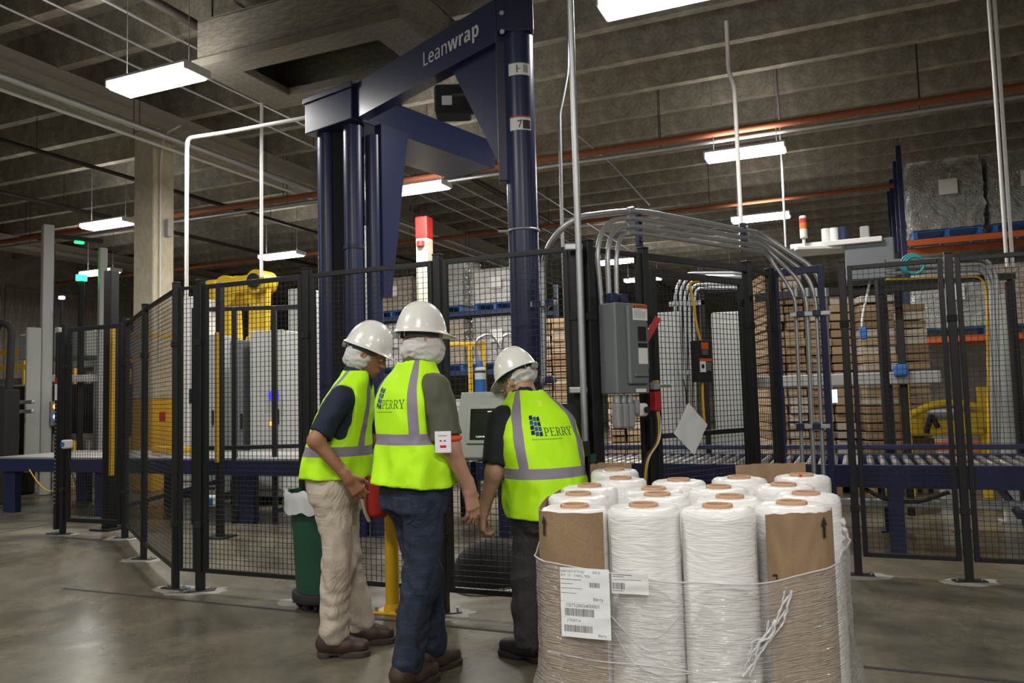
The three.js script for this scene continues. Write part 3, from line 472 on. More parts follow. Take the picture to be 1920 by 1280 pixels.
// ---------- bin, bollard, canister, floor bits ----------
{
  const p = G(612, 1136), t = thing('waste_bin', 'round dark green waste bin with white liner on castors', 'bin', [p.x, 0, p.z + -0.02]);
  part('tub', lathe([[0, 0.09], [0.2, 0.09], [0.205, 0.1], [0.236, 0.66], [0.25, 0.665], [0.255, 0.76], [0.268, 0.765], [0.268, 0.8], [0.255, 0.8], [0.24, 0.7], [0.2, 0.12], [0, 0.12]], 56), M.green, t);
  part('dolly', lathe([[0, 0.05], [0.22, 0.05], [0.235, 0.065], [0.235, 0.115], [0.215, 0.12], [0, 0.12]], 48), M.rubber, t);
  for (let k = 0; k < 5; k++) { const a = 0.5 + k * 1.2566, c = part('castor', new THREE.TorusGeometry(0.022, 0.014, 8, 18).rotateY(a), M.rubber, t); c.position.set(Math.cos(a) * 0.18, 0.036, Math.sin(a) * 0.18); }
  const lg = lathe([[0.236, 0.7], [0.262, 0.81], [0.276, 0.805], [0.283, 0.76], [0.279, 0.71], [0.284, 0.665]], 90), q = lg.attributes.position;
  for (let i = 0; i < q.count; i++) { const a = Math.atan2(q.getZ(i), q.getX(i)), k = 1 + 0.035 * ns(Math.cos(a) * 6, q.getY(i) * 9, Math.sin(a) * 6) + 0.02 * ns(Math.cos(a) * 17, q.getY(i) * 12, Math.sin(a) * 17); q.setXYZ(i, q.getX(i) * k, q.getY(i) + 0.035 * ns(Math.cos(a) * 4, 3, Math.sin(a) * 4), q.getZ(i) * k); }
  lg.computeVertexNormals(); part('liner', lg, std(0.72, 0.74, 0.76, 0.4, 0, { transmission: 0.25, thickness: 0 }), t, 'white plastic liner');
  for (const s of [-1, 1]) part('handle', rb(0.05, 0.05, 0.12, s * 0.27, 0.72, 0, 0.015), M.green, t);
  const b = G(735, 1148), y = thing('bollard', 'yellow steel bollard with square base plate behind the man in jeans', 'bollard', [b.x, 0, b.z - 0.03], -A);
  part('tube', lathe([[0, 1.0], [0.035, 1.0], [0.045, 0.985], [0.046, 0]], 32), M.yellow, y); part('base_plate', rb(0.19, 0.014, 0.19, 0, 0.007, 0, 0.003), M.yellow, y); for (const [x, z] of [[-1, -1], [1, -1], [1, 1], [-1, 1]]) part('anchor_bolt', cyl(0.01, 0.01, 0.03, x * 0.075, 0.012, z * 0.075, 6), M.steel, y); part('collar', cyl(0.06, 0.05, 0.04, 0, 0.012, 0, 24), M.yellow, y);
  const r = D(706, 922, 5.25), c = thing('red_canister', 'red canister hung on the fence between the two taller men', 'canister', r, 0.2);
  part('body', lathe([[0, -0.16], [0.065, -0.16], [0.078, -0.13], [0.078, 0.1], [0.05, 0.16], [0.02, 0.18], [0, 0.18]], 28), M.red, c); part('hose', curve([V(-0.02, 0.18, 0.03), V(-0.09, 0.1, 0.06), V(-0.08, -0.1, 0.06), V(-0.05, -0.18, 0.05)], 0.012), std(0.5, 0.42, 0.3, 0.6), c); part('valve', rb(0.05, 0.04, 0.03, 0, 0.19, 0), M.rubber, c); part('hook', curve([V(0, 0.2, 0), V(0.01, 0.24, -0.03), V(0.02, 0.22, -0.12)], 0.006), M.steel, c);
  // black dome behind the fence, hose on the floor
  const dm = G(925, 1092), k = thing('black_cover', 'black domed cover on the floor behind the fence', 'cover', [dm.x - 0.03, 0, dm.z - 0.02], 0.15); part('shell', new THREE.SphereGeometry(1, 40, 20, 0, Math.PI * 2, 0, Math.PI / 2).scale(0.3, 0.33, 0.22), M.rubber, k); part('rim', cyl(0.3, 0.3, 0.02, 0, 0, 0, 40).scale(1, 1, 0.75), M.rubber, k);
  const hz = thing('white_hose', 'white hose lying on the floor behind the fence', 'hose'); part('tube', curve([[840, 1098], [880, 1112], [930, 1112], [985, 1102]].map(([x, yy]) => G(x, yy, 0.014)), 0.013), M.white, hz);
  const sn = thing('floor_sensor', 'white and blue sensor box on a conveyor leg', 'sensor', onPlane(398, 938, W(0, 7.35), FN), -A); part('box', rb(0.14, 0.14, 0.08, 0, 0, 0, 0.03), M.white, sn); part('face', rb(0.09, 0.09, 0.02, 0, -0.01, 0.04, 0.008), M.blueBright, sn); part('bracket', rb(0.04, 0.04, 0.12, 0, 0, -0.08), M.galv, sn);
  const dh = thing('black_cable', 'black cable sagging below the roller conveyor', 'cable'); part('strand', curve([[1620, 915], [1660, 935], [1720, 940], [1780, 922]].map(([x, yy]) => onPlane(x, yy, W(0, 7.5), FN)), 0.018), M.rubber, dh);
  const ym = thing('yellow_motor', 'yellow motor hanging under the roller conveyor', 'motor', onPlane(1678, 908, W(0, 7.75), FN), -A); part('barrel', cyl(0.08, 0.08, 0.25, 0, -0.1, 0, 20), M.yellow, ym); part('flange', rb(0.22, 0.05, 0.18, 0, 0.14, 0, 0.01), M.yellow, ym);
}
// ---------- background machines ----------
const base = (px, d, py = 760) => flat(D(px, py, d));
const hgt = (px, py, d) => D(px, py, d).y;
{ // yellow palletising robot
  const d = 13.2, p = base(452, d), t = thing('palletising_robot', 'yellow palletising robot with folded arm behind the fence', 'robot', p, -A), y = py => hgt(452, py, d), x = px => (px - 452) / 1486 * d;
  part('pedestal', lathe([[0, 0], [0.4, 0], [0.4, 0.1], [0.3, 0.2], [0.28, 1.1], [0, 1.1]], 32), M.robot, t);
  part('turret', rb(0.55, 1.1, 0.5, 0, 1.6, 0, 0.12, 4), M.robot, t);
  part('lower_arm', bar(V(x(425), y(640), 0), V(x(425), y(545), 0.05), 0.3, 0.3), M.robot, t);
  part('shoulder', cyl(0.26, 0.26, 0.4, 0, -0.2, 0, 28).rotateX(Math.PI / 2).translate(x(432), y(546), 0), M.robot, t);
  part('boom', bar(V(x(398), y(543), 0.1), V(x(500), y(535), 0.1), 0.24, 0.26), M.robot, t); part('boom_strut', bar(V(x(432), y(520), -0.08), V(x(505), y(528), -0.08), 0.1, 0.1), M.robot, t);
  part('counterweight', rb(0.3, 0.42, 0.4, x(402), y(546), 0.05, 0.08, 3), M.robot, t);
  part('elbow', cyl(0.19, 0.19, 0.34, 0, -0.17, 0, 24).rotateX(Math.PI / 2).translate(x(512), y(535), 0.1), M.robot, t); part('elbow_cap', cyl(0.12, 0.12, 0.04, 0, 0, 0, 20).rotateX(Math.PI / 2).translate(x(512), y(535), 0.29), M.blackMatte, t);
  for (const o of [-0.11, 0.11]) part('forearm', bar(V(x(508) + o, y(540), 0.1), V(x(505) + o, y(640), 0.1), 0.1, 0.14), M.robot, t); part('wrist', rb(0.34, 0.2, 0.3, x(505), y(645), 0.1, 0.04), M.robot, t);
  part('cable_loop', curve([V(x(385), y(600), 0.2), V(x(395), y(575), 0.25), V(x(412), y(580), 0.25), V(x(420), y(610), 0.25)], 0.03), M.rubber, t);
}
function cabinet(name, label, px0, px1, ytop, d, mat, dep = 0.6) {
  const a = base(px0, d), b = base(px1, d), w = a.distanceTo(b) * 0.94, h = hgt((px0 + px1) / 2, ytop, d), t = thing(name, label, 'cabinet', a.clone().add(b).multiplyScalar(0.5), -A * 0.6);
  part('body', rb(w, h - 0.1, dep, 0, h / 2 + 0.05, 0, 0.02), mat, t); part('plinth', bx(w * 0.96, 0.1, dep * 0.95, 0, 0.05, 0), M.blackMatte, t); part('door', rb(w * 0.9, h * 0.86, 0.02, 0, h / 2 + 0.04, dep / 2 + 0.008, 0.008), mat, t); part('handle', rb(0.03, 0.22, 0.04, w * 0.38, h * 0.5, dep / 2 + 0.03), M.blackMatte, t);
  return { t, w, h, dep };
}
cabinet('control_cabinet', 'white control cabinet standing under the robot', 352, 388, 560, 12.7, M.white); cabinet('control_cabinet', 'pale grey cabinet with a black vent slot left of the robot', 386, 432, 630, 12.1, M.greyLight);
cabinet('control_cabinet', 'dark grey cabinet in front of the robot pedestal', 450, 482, 640, 11.8, M.greyBox);
{ const { t, w, h, dep } = cabinet('control_cabinet', 'grey cabinet with a glowing blue display right of the robot', 484, 556, 622, 11.6, M.greyCabinet); const disp = new THREE.MeshStandardMaterial({ color: 0x111122, emissive: 0x3a2cff, emissiveIntensity: 1.6 }); part('display', rb(0.16, 0.12, 0.01, w * 0.25, h * 0.62, dep / 2 + 0.022, 0.004), disp, t, 'glowing blue display'); part('display_frame', rb(0.26, 0.3, 0.012, w * 0.25, h * 0.58, dep / 2 + 0.015, 0.006), M.greyLight, t); part('amber_button', cyl(0.03, 0.03, 0.02, 0, 0, 0, 14).rotateX(Math.PI / 2).translate(w * 0.18, h * 0.46, dep / 2 + 0.02), new THREE.MeshStandardMaterial({ color: 0x331100, emissive: 0xff7a1c, emissiveIntensity: 3 }), t); part('white_button', cyl(0.025, 0.025, 0.02, 0, 0, 0, 14).rotateX(Math.PI / 2).translate(w * 0.32, h * 0.46, dep / 2 + 0.02), new THREE.MeshStandardMaterial({ color: 0x222233, emissive: 0xaaccff, emissiveIntensity: 2 }), t); }
cabinet('control_cabinet', 'tall light grey cabinet beside the blue display cabinet', 556, 600, 545, 12.5, M.greyCabinet);
cabinet('machine_cabinet', 'tall pale grey enclosure behind the gate with the hanging sheet', 1340, 1402, 588, 9.2, M.greyCabinet, 0.5); cabinet('machine_cabinet', 'wide pale enclosure behind the vertical conduit rack', 1232, 1284, 588, 10.5, M.greyLight, 0.5);
{ // inner low fence of the robot cell
  const a = base(365, 9.6), b = base(590, 9.6), t = thing('inner_fence', 'low black inner fence rail in front of the robot cell', 'fence', a.clone().add(b).multiplyScalar(0.5), turnOf(a, b)), L = a.distanceTo(b);
  for (let k = 0; k < 4; k++) part('post', rb(0.06, 2.6, 0.06, -L / 2 + k * L / 3, 1.3, 0, 0.006), M.black, t); part('rail', rb(L, 0.05, 0.05, 0, 2.58, 0, 0.006), M.black, t); part('rail', rb(L, 0.05, 0.05, 0, 0.9, 0, 0.006), M.black, t);
}
{ // left machine portal
  const d = 13.4, a = base(85, d), b = base(190, d + 0.6), t = thing('grey_portal', 'grey aluminium portal frame with signal lights beside the transfer table', 'portal frame', a, turnOf(a, b)), L = a.distanceTo(b), h = hgt(85, 422, d);
  part('upright', rb(0.17, h, 0.17, 0, h / 2, 0, 0.02), M.greyLight, t); part('upright', rb(0.13, h - 0.3, 0.13, L, (h - 0.3) / 2, 0, 0.02), M.greyLight, t); part('upright', rb(0.06, h - 0.3, 0.06, L * 0.12, (h - 0.3) / 2, -0.1, 0.01), M.blackMatte, t); part('cross_beam', rb(L, 0.07, 0.07, L / 2, h - 0.18, 0, 0.01), M.blackMatte, t); part('cross_beam', rb(L, 0.12, 0.1, L / 2, 1.95, -0.05, 0.01), M.greyLight, t);
  const glow = (c, k) => new THREE.MeshStandardMaterial({ color: 0x111111, emissive: c, emissiveIntensity: k });
  part('green_lamp', rb(0.16, 0.05, 0.05, L * 0.55, h - 0.25, 0.03, 0.02), glow(0x22ff66, 3), t); part('side_panel', rb(0.22, 2.4, 0.1, -0.2, 1.6, 0.05, 0.02), M.greyLight, t);
  part('button_box', rb(0.16, 0.42, 0.12, 0.12, 1.35, 0.12, 0.02), M.greyBox, t); part('amber_light', cyl(0.045, 0.045, 0.03, 0, 0, 0, 14).rotateX(Math.PI / 2).translate(0.12, 1.47, 0.18), glow(0xff8a1c, 4), t); part('blue_light', cyl(0.045, 0.045, 0.03, 0, 0, 0, 14).rotateX(Math.PI / 2).translate(0.12, 1.3, 0.18), glow(0x6a7cff, 4), t);
  const be = base(150, 14), bc = thing('signal_beacon', 'glowing green signal beacon on a dark stem', 'beacon', be); part('stem', cyl(0.05, 0.05, hgt(150, 527, 14), 0, 0, 0, 12), M.blackMatte, bc); part('lens', cyl(0.09, 0.09, 0.1, 0, hgt(150, 526, 14), 0, 18), glow(0x25ff6a, 5), bc, 'green lens');
  const bl = base(113, 13), bb = thing('signal_beacon', 'small glowing blue indicator on a thin stem', 'beacon', bl); part('stem', cyl(0.025, 0.025, hgt(113, 562, 13), 0, 0, 0, 10), M.blackMatte, bb); part('lens', rb(0.1, 0.06, 0.06, 0, hgt(113, 558, 13), 0, 0.02), glow(0x8a7cff, 5), bb);
  const hb = base(4, 12.3), ho = thing('cable_chain', 'black ribbed cable chain arching beside the transfer table', 'cable chain', hb); part('chain', curve([V(-0.15, 1.8, 0), V(-0.15, 2.55, 0), V(-0.05, 2.78, 0), V(0.1, 2.72, 0), V(0.12, 2.4, 0), V(0.1, 1.75, 0)], 0.055, 10, 60), M.rubber, ho); part('mount', rb(0.35, 1.75, 0.35, 0, 0.875, 0, 0.03), M.blackMatte, ho);
  // enclosure behind
  const ea = base(120, 15), en = thing('steel_machine', 'open grey steel machine frame behind the far gate', 'machine', ea, -A); for (const [x, z] of [[-0.9, 0], [0.9, 0], [-0.9, -1.2], [0.9, -1.2]]) part('upright', rb(0.12, 2.3, 0.12, x, 1.15, z, 0.01), M.greyLight, en); for (const y of [0.9, 2.25]) for (const z of [0, -1.2]) part('rail', rb(1.9, 0.12, 0.1, 0, y, z, 0.01), M.greyLight, en); part('hood', rb(1.9, 0.5, 1.3, -0.3, 2.65, -0.6, 0.04), M.plasticGrey, en); part('drum', rb(1.2, 1.0, 0.9, 0, 1.4, -0.6, 0.06), M.blackMatte, en);
  const ya = base(90, 20), yr = thing('guard_rail', 'yellow elevated guard rail along the left wall', 'guard rail', [ya.x, 0, ya.z], -A); for (const y of [2.55, 2.95]) part('rail', rb(9.5, 0.12, 0.06, 0, y, 0, 0.01), M.yellow, yr); for (let k = 0; k < 6; k++) part('post', rb(0.07, 3.0, 0.07, -4.6 + k * 1.85, 1.5, 0, 0.01), M.yellow, yr); part('deck', rb(9.5, 0.15, 1.2, 0, 2.2, -0.7, 0.01), M.greyBox, yr);
  const dk = base(12, 13.6), dm = thing('dark_machine', 'black machine body beside the transfer table end', 'machine', dk, -A); part('body', rb(0.9, 1.1, 0.8, 0, 1.3, 0, 0.05), M.blackMatte, dm); part('stand', rb(0.7, 0.76, 0.6, 0, 0.38, 0, 0.03), M.blackMatte, dm); part('guide', rb(1.6, 0.06, 0.06, 0.5, 1.55, 0.45, 0.02), M.galv, dm); part('guide', rb(1.6, 0.06, 0.06, 0.5, 1.4, 0.45, 0.02), M.galv, dm);
}
// ---------- racks and stored goods ----------
const cardP = std(0.62, 0.55, 0.45, 0.5), cardA = std(0.42, 0.29, 0.17, 0.8), cardB = std(0.5, 0.37, 0.23, 0.8), cardC = std(0.33, 0.22, 0.12, 0.8);
const filmMat = new THREE.MeshPhysicalMaterial({ color: 0xffffff, roughness: 0.16, transmission: 0.9, thickness: 0, ior: 1.45, side: THREE.DoubleSide });
const wrapBump = dataTex(256, (u, v) => { const k = 128 + 110 * (tileNoise(u, v, 9, 3) * 0.6 + Math.abs(tileNoise(u, v, 30, 7)) * 0.9 - 0.2); return [k, k, k]; });
const filmLoad = new THREE.MeshPhysicalMaterial({ color: 0xffffff, roughness: 0.16, transmission: 0.72, thickness: 0, bumpMap: wrapBump, bumpScale: 0.09, side: THREE.DoubleSide });
const pallet = (w, dp, parent, mat = M.wood, y = 0) => { for (let k = 0; k < 6; k++) part('deck_board', bx(w, 0.02, dp / 8, 0, y + 0.13, -dp / 2 + dp / 12 + k * dp / 6), mat, parent); for (const x of [-1, 0, 1]) part('stringer', bx(0.07, 0.12, dp, x * (w / 2 - 0.04), y + 0.06, 0), mat, parent); };
function crumple(g, k, f) { const p = g.attributes.position; for (let i = 0; i < p.count; i++) { const x = p.getX(i), y = p.getY(i), z = p.getZ(i); p.setXYZ(i, x + k * ns(x * f, y * f, z * f), y, z + k * ns(x * f + 9, y * f, z * f + 4)); } g.computeVertexNormals(); return g; }
function wrappedLoad(p, turn, label, w, h, dp, inner, group) {
  const t = thing('wrapped_pallet', label, 'pallet load', p, turn, group); pallet(w, dp, t, M.blueBright);
  const n = 2, m = Math.max(2, Math.round(h / 0.3)); for (let j = 0; j < m; j++) for (let i = 0; i < n; i++) part('carton', rb(w / n - 0.03, h / m - 0.012, dp - 0.06, -w / 2 + (i + 0.5) * w / n, 0.15 + (j + 0.5) * h / m, 0, 0.012), inner, t);
  part('film', crumple(new THREE.BoxGeometry(w + 0.06, h + 0.03, dp + 0.06, 18, 20, 18).translate(0, 0.16 + h / 2, 0), 0.07, 8), filmLoad, t, 'shiny clear stretch film');
  part('load_label', bx(0.3, 0.28, 0.004, 0.05, 0.15 + h * 0.6, dp / 2 + 0.065), M.white, t); return t;
}
function rack(px0, px1, d, levels, top, label, beamMat = M.orange) {
  const a = base(px0, d), b = flat(W(1, 0)).multiplyScalar(1).add(a), t = thing('pallet_rack', label, 'rack', a, -A), L = (base(px1, d).distanceTo(a)) / (CA + SA * 0.0);
  const n = Math.max(1, Math.round(L / 2.7)); for (let k = 0; k <= n; k++) for (const z of [0, -1.1]) part('upright', rb(0.09, top, 0.08, k * L / n, top / 2, z, 0.008), M.navy, t);
  for (let k = 0; k <= n; k++) for (let y = 0.4; y < top - 0.6; y += 0.9) part('lacing', bar(V(k * L / n, y, 0), V(k * L / n, y + 0.6, -1.1), 0.03, 0.03), M.navyDark, t);
  for (const y of levels) for (const z of [0, -1.1]) part('beam', rb(L, 0.11, 0.05, L / 2, y, z, 0.008), beamMat, t);
  return { t, L, p: (s, y, z = -0.55) => t.localToWorld(V(s, y, z)) };
}
{
  const R1 = rack(600, 1010, 19.5, [0.25, 2.0, 3.35], 4.0, 'dark blue pallet rack far behind the wrapping machine', std(0.03, 0.05, 0.12, 0.5)); R1.t.updateMatrixWorld(true);
  let k = 0; for (const y of [0.31, 2.06, 3.41]) for (let s = 0.7; s < R1.L - 0.3; s += 1.35) { k++; wrappedLoad(R1.p(s, y), -A, 'film wrapped ' + ['white boxes', 'tan cartons', 'grey boxes'][k % 3] + ' on the ' + (y > 3 ? 'top' : y > 1 ? 'middle' : 'bottom') + ' level of the dark blue rack', 1.05, y > 3 ? 0.75 + 0.3 * (k % 2) : 1.0, 1.0, [M.white, cardA, M.greyLight][k % 3], 'wrapped loads on the far rack'); }
  const R2 = rack(1714, 2320, 14.5, [0.3, 2.25, 4.05], 5.9, 'blue and orange pallet rack with wrapped loads beyond the roller conveyor'); R2.t.updateMatrixWorld(true);
  for (const z of [-2.6, -3.7]) part('upright', rb(0.09, 5.9, 0.08, 0, 2.95, z, 0.008), M.navy, R2.t);
  const labs = ['film wrapped grey load high on the rack next to the uprights', 'film wrapped grey load high on the rack behind the white pipe pair']; let j = 0;
  for (const y of [4.12, 2.31]) for (let s = 0.72; s < 5; s += 1.28) { if (y > 3 && j < 2) wrappedLoad(R2.p(s, y), -A, labs[j], 1.12, 1.25, 1.05, std(0.11, 0.1, 0.09, 0.7)); else wrappedLoad(R2.p(s, y), -A, 'film wrapped ' + ['grey', 'tan'][j % 2] + ' load on the ' + (y > 3 ? 'upper' : 'middle') + ' level of the orange rack', 1.1, 1.05, 1.05, [M.greyLight, cardB][j % 2], 'wrapped loads on the orange rack'); j++; }
}
function cartonStack(px0, px1, d, ytop, label) {
  const a = base(px0, d), b = base(px1, d), w = a.distanceTo(b) * 0.95, h = hgt((px0 + px1) / 2, ytop, d), t = thing('carton_stack', label, 'carton stack', a.clone().add(b).multiplyScalar(0.5), -A * 0.2); pallet(w, 1.0, t);
  const m = Math.round((h - 0.15) / 0.115), n = Math.max(1, Math.round(w / 0.33)); for (let j = 0; j < m; j++) for (let i = 0; i < n; i++) part('carton', rb(w / n - 0.012 - rr(0, 0.03), (h - 0.15) / m - rr(0.006, 0.03), 0.95, -w / 2 + (i + 0.5) * w / n + rr(-0.01, 0.01), 0.15 + (j + 0.5) * (h - 0.15) / m, rr(-0.04, 0.04), 0.008, 1), [cardA, cardB, cardC, cardB, cardP][Math.floor(rnd() * 5)], t);
  return t;
}
cartonStack(1425, 1500, 11.5, 520, 'tall stack of flat tan cartons left of the conduit drops'); cartonStack(1505, 1585, 11.3, 548, 'tall stack of flat tan cartons behind the conduit drops'); cartonStack(1600, 1665, 11.0, 560, 'tall stack of flat tan cartons behind the mesh panel'); cartonStack(1672, 1722, 11.2, 575, 'narrow stack of tan cartons beside the yellow lift'); cartonStack(1140, 1200, 14, 610, 'low carton stack behind the disconnect box'); cartonStack(1010, 1068, 15.4, 600, 'carton stack behind the wrapper mast');
{ // infeed machine on the right with stack light
  const p = base(1580, 9.0), t = thing('infeed_machine', 'grey infeed machine head with motors over the conveyor', 'machine', p, -A), y = py => hgt(1580, py, 9.0), x = px => (px - 1580) / 1486 * 9;
  part('top_plate', rb(0.95, 0.06, 0.6, 0.02, y(463), 0, 0.01), M.white, t); part('gearbox', rb(0.5, 0.45, 0.5, x(1640), y(497), 0, 0.02), M.greyBox, t); part('frame_beam', rb(2.0, 0.1, 0.1, 0.1, y(545), -0.1, 0.01), M.black, t); part('frame_beam', rb(2.0, 0.14, 0.12, 0.0, y(712), 0, 0.02), M.greyLight, t);
  for (const px of [1568, 1582, 1598]) part('motor_can', cyl(0.05, 0.05, 0.18, x(px), y(458), 0.05, 18), px === 1598 ? M.navy : M.white, t); part('actuator', rb(0.1, 0.2, 0.1, x(1635), y(446), 0.0, 0.02), M.greyLight, t);
  for (const px of [1470, 1660, 1685]) part('leg', rb(0.08, y(480), 0.08, x(px), y(480) / 2, -0.1, 0.01), M.black, t); part('screen', rb(0.12, 0.15, 0.02, x(1562), y(742), 0.05, 0.005), new THREE.MeshStandardMaterial({ color: 0x223344, emissive: 0xbfd8ff, emissiveIntensity: 1.2 }), t, 'small lit screen');
  part('blue_valve', rb(0.14, 0.14, 0.14, x(1680), y(698), 0.06, 0.03), M.blueBright, t); part('air_line', curve([V(x(1640), y(525), 0.1), V(x(1632), y(560), 0.12), V(x(1622), y(600), 0.12), V(x(1618), y(640), 0.12)], 0.014), M.white, t); part('blue_grip', rb(0.08, 0.14, 0.06, x(1622), y(628), 0.12, 0.02), M.blueBright, t);
  const s = base(1524, 8.8), l = thing('stack_light', 'stack light with red and orange lenses on a white base', 'signal light', [s.x, hgt(1524, 462, 8.8), s.z]); part('stem', cyl(0.018, 0.018, 0.12, 0, 0, 0, 12), M.white, l); part('base', cyl(0.04, 0.04, 0.1, 0, 0.1, 0, 20), M.white, l); part('orange_lens', cyl(0.04, 0.04, 0.07, 0, 0.2, 0, 20), std(0.75, 0.2, 0.03, 0.3), l); part('red_lens', cyl(0.04, 0.04, 0.05, 0, 0.27, 0, 20), std(0.6, 0.04, 0.03, 0.3), l); part('cap', cyl(0.04, 0.035, 0.03, 0, 0.32, 0, 20), M.white, l); part('support', rb(0.5, 0.04, 0.1, 0.15, -0.02, 0, 0.01), M.white, l);
  const c = D(1710, 495, 7.84), co = thing('coiled_air_hose', 'coiled teal air hose hanging on the pipe rack', 'hose', c, -A); for (let k = 0; k < 3; k++) part('coil', new THREE.TorusGeometry(0.1 - 0.008 * k, 0.011, 8, 36).translate(0.01 * k, -0.01 * k, 0.022 * k), M.teal, co);
  const rk = thing('pipe_rack', 'row of steel pipes bending down behind the roller conveyor', 'pipe rack'); [[486, 0], [497, 0.05], [508, 0.1], [520, 0.15]].forEach(([py, o]) => part('pipe', pipe([D(1660, py + 4, 7.9), D(1850 - o * 60, py - 2, 7.9), D(1868 - o * 120, py + 30, 7.9), D(1872 - o * 120, 850, 7.9)], o === 0.15 ? 0.011 : 0.022, 0.2), o === 0.15 ? M.yellow : M.galv, rk)); part('beam', bar(D(1650, 532, 7.95), D(1900, 518, 7.95), 0.08, 0.06), M.black, rk);
  for (const px of [1662, 1910]) part('post', rb(0.07, hgt(px, 525, 7.98), 0.07, base(px, 7.98).x, hgt(px, 525, 7.98) / 2, base(px, 7.98).z, 0.01), M.black, rk);
  const vr = thing('pipe_rack', 'row of slim steel pipes bending down behind the gate', 'pipe rack'); for (let k = 0; k < 5; k++) part('pipe', pipe([D(1405, 512 + k * 7, 8.95), D(1300 - 6 * (4 - k) + 6, 512 + k * 7, 8.95), D(1266 + k * 9, 545 + k * 4, 8.95), D(1268 + k * 9, 835, 8.95)], 0.018, 0.16), M.galv, vr); for (const py of [570, 700]) part('strut', bar(D(1255, py, 8.99), D(1320, py - 3, 8.99), 0.04, 0.05), M.galv, vr);
  part('post', rb(0.06, hgt(1325, 500, 9.0), 0.06, base(1325, 9.0).x, hgt(1325, 500, 9.0) / 2, base(1325, 9.0).z, 0.01), M.black, vr); part('post', rb(0.06, hgt(1404, 500, 9.0), 0.06, base(1404, 9.0).x, hgt(1404, 500, 9.0) / 2, base(1404, 9.0).z, 0.01), M.black, vr); part('top_bar', bar(D(1290, 545, 9.0), D(1410, 540, 9.0), 0.05, 0.05), M.black, vr);
  const w = base(1884, 8.2), wp = thing('white_duct_post', 'square white duct post beside the pipe bends', 'post', w, -A); part('post', rb(0.14, hgt(1884, 545, 7.9), 0.14, 0, hgt(1884, 545, 7.9) / 2, 0, 0.015), std(0.55, 0.56, 0.54, 0.5), wp); part('foot', rb(0.24, 0.02, 0.24, 0, 0.01, 0, 0.005), M.greyLight, wp);
  const q = base(1770, 10.2), f = thing('yellow_lift', 'yellow pallet lift with curved arms behind the roller conveyor', 'lift', q, -A), fx = px => (px - 1770) / 1486 * 10.2, fy = py => hgt(1770, py, 10.2);
  part('mast', rb(0.1, fy(680), 0.12, fx(1706), fy(680) / 2, 0, 0.012), M.robot, f); part('mast', rb(0.1, fy(726), 0.12, fx(1832), fy(726) / 2, 0, 0.012), M.robot, f); part('carriage', rb(0.85, 0.28, 0.5, fx(1770), fy(795), -0.1, 0.04), M.robot, f); part('arm', curve([V(fx(1712), fy(775), 0.2), V(fx(1750), fy(758), 0.22), V(fx(1790), fy(756), 0.22), V(fx(1825), fy(765), 0.2)], 0.05), M.robot, f); part('arm', curve([V(fx(1735), fy(810), 0.25), V(fx(1745), fy(780), 0.27), V(fx(1755), fy(800), 0.27)], 0.035), M.blackMatte, f); part('motor', rb(0.3, 0.2, 0.25, fx(1840), fy(790), 0.05, 0.04), M.robot, f); part('drum', cyl(0.12, 0.12, 0.35, 0, 0, 0, 20).rotateZ(Math.PI / 2).translate(fx(1790), fy(772), 0.1), M.galv, f);
  const h = base(895, 13), ht = thing('hand_truck', 'yellow railed cart with curved steel handles behind the fence', 'cart', h, 0.2); for (const x of [-0.75, -0.1, 0.12]) part('rail_post', rb(0.07, 2.35, 0.07, x, 1.17, 0, 0.012), M.yellow, ht); part('rail', rb(0.9, 0.07, 0.06, -0.35, 2.3, 0, 0.012), M.yellow, ht); part('handle', pipe([V(0.1, 1.7, 0.05), V(-0.05, 2.35, 0.05), V(0.25, 2.5, 0.05), V(0.75, 1.6, 0.05)], 0.025, 0.15), M.steel, ht); part('handle', pipe([V(0.35, 1.9, 0.2), V(0.4, 2.45, 0.2), V(0.75, 2.45, 0.2), V(1.0, 1.7, 0.2)], 0.025, 0.15), M.steel, ht); part('red_disc', cyl(0.09, 0.09, 0.03, 0, 0, 0, 20).rotateX(Math.PI / 2).translate(0.62, 2.05, 0.1), M.red, ht); part('panel', rb(0.5, 0.2, 0.03, 0.85, 2.05, 0.05, 0.01), M.white, ht); part('deck', rb(1.8, 0.1, 0.8, 0, 0.25, 0, 0.02), M.greyBox, ht);
}
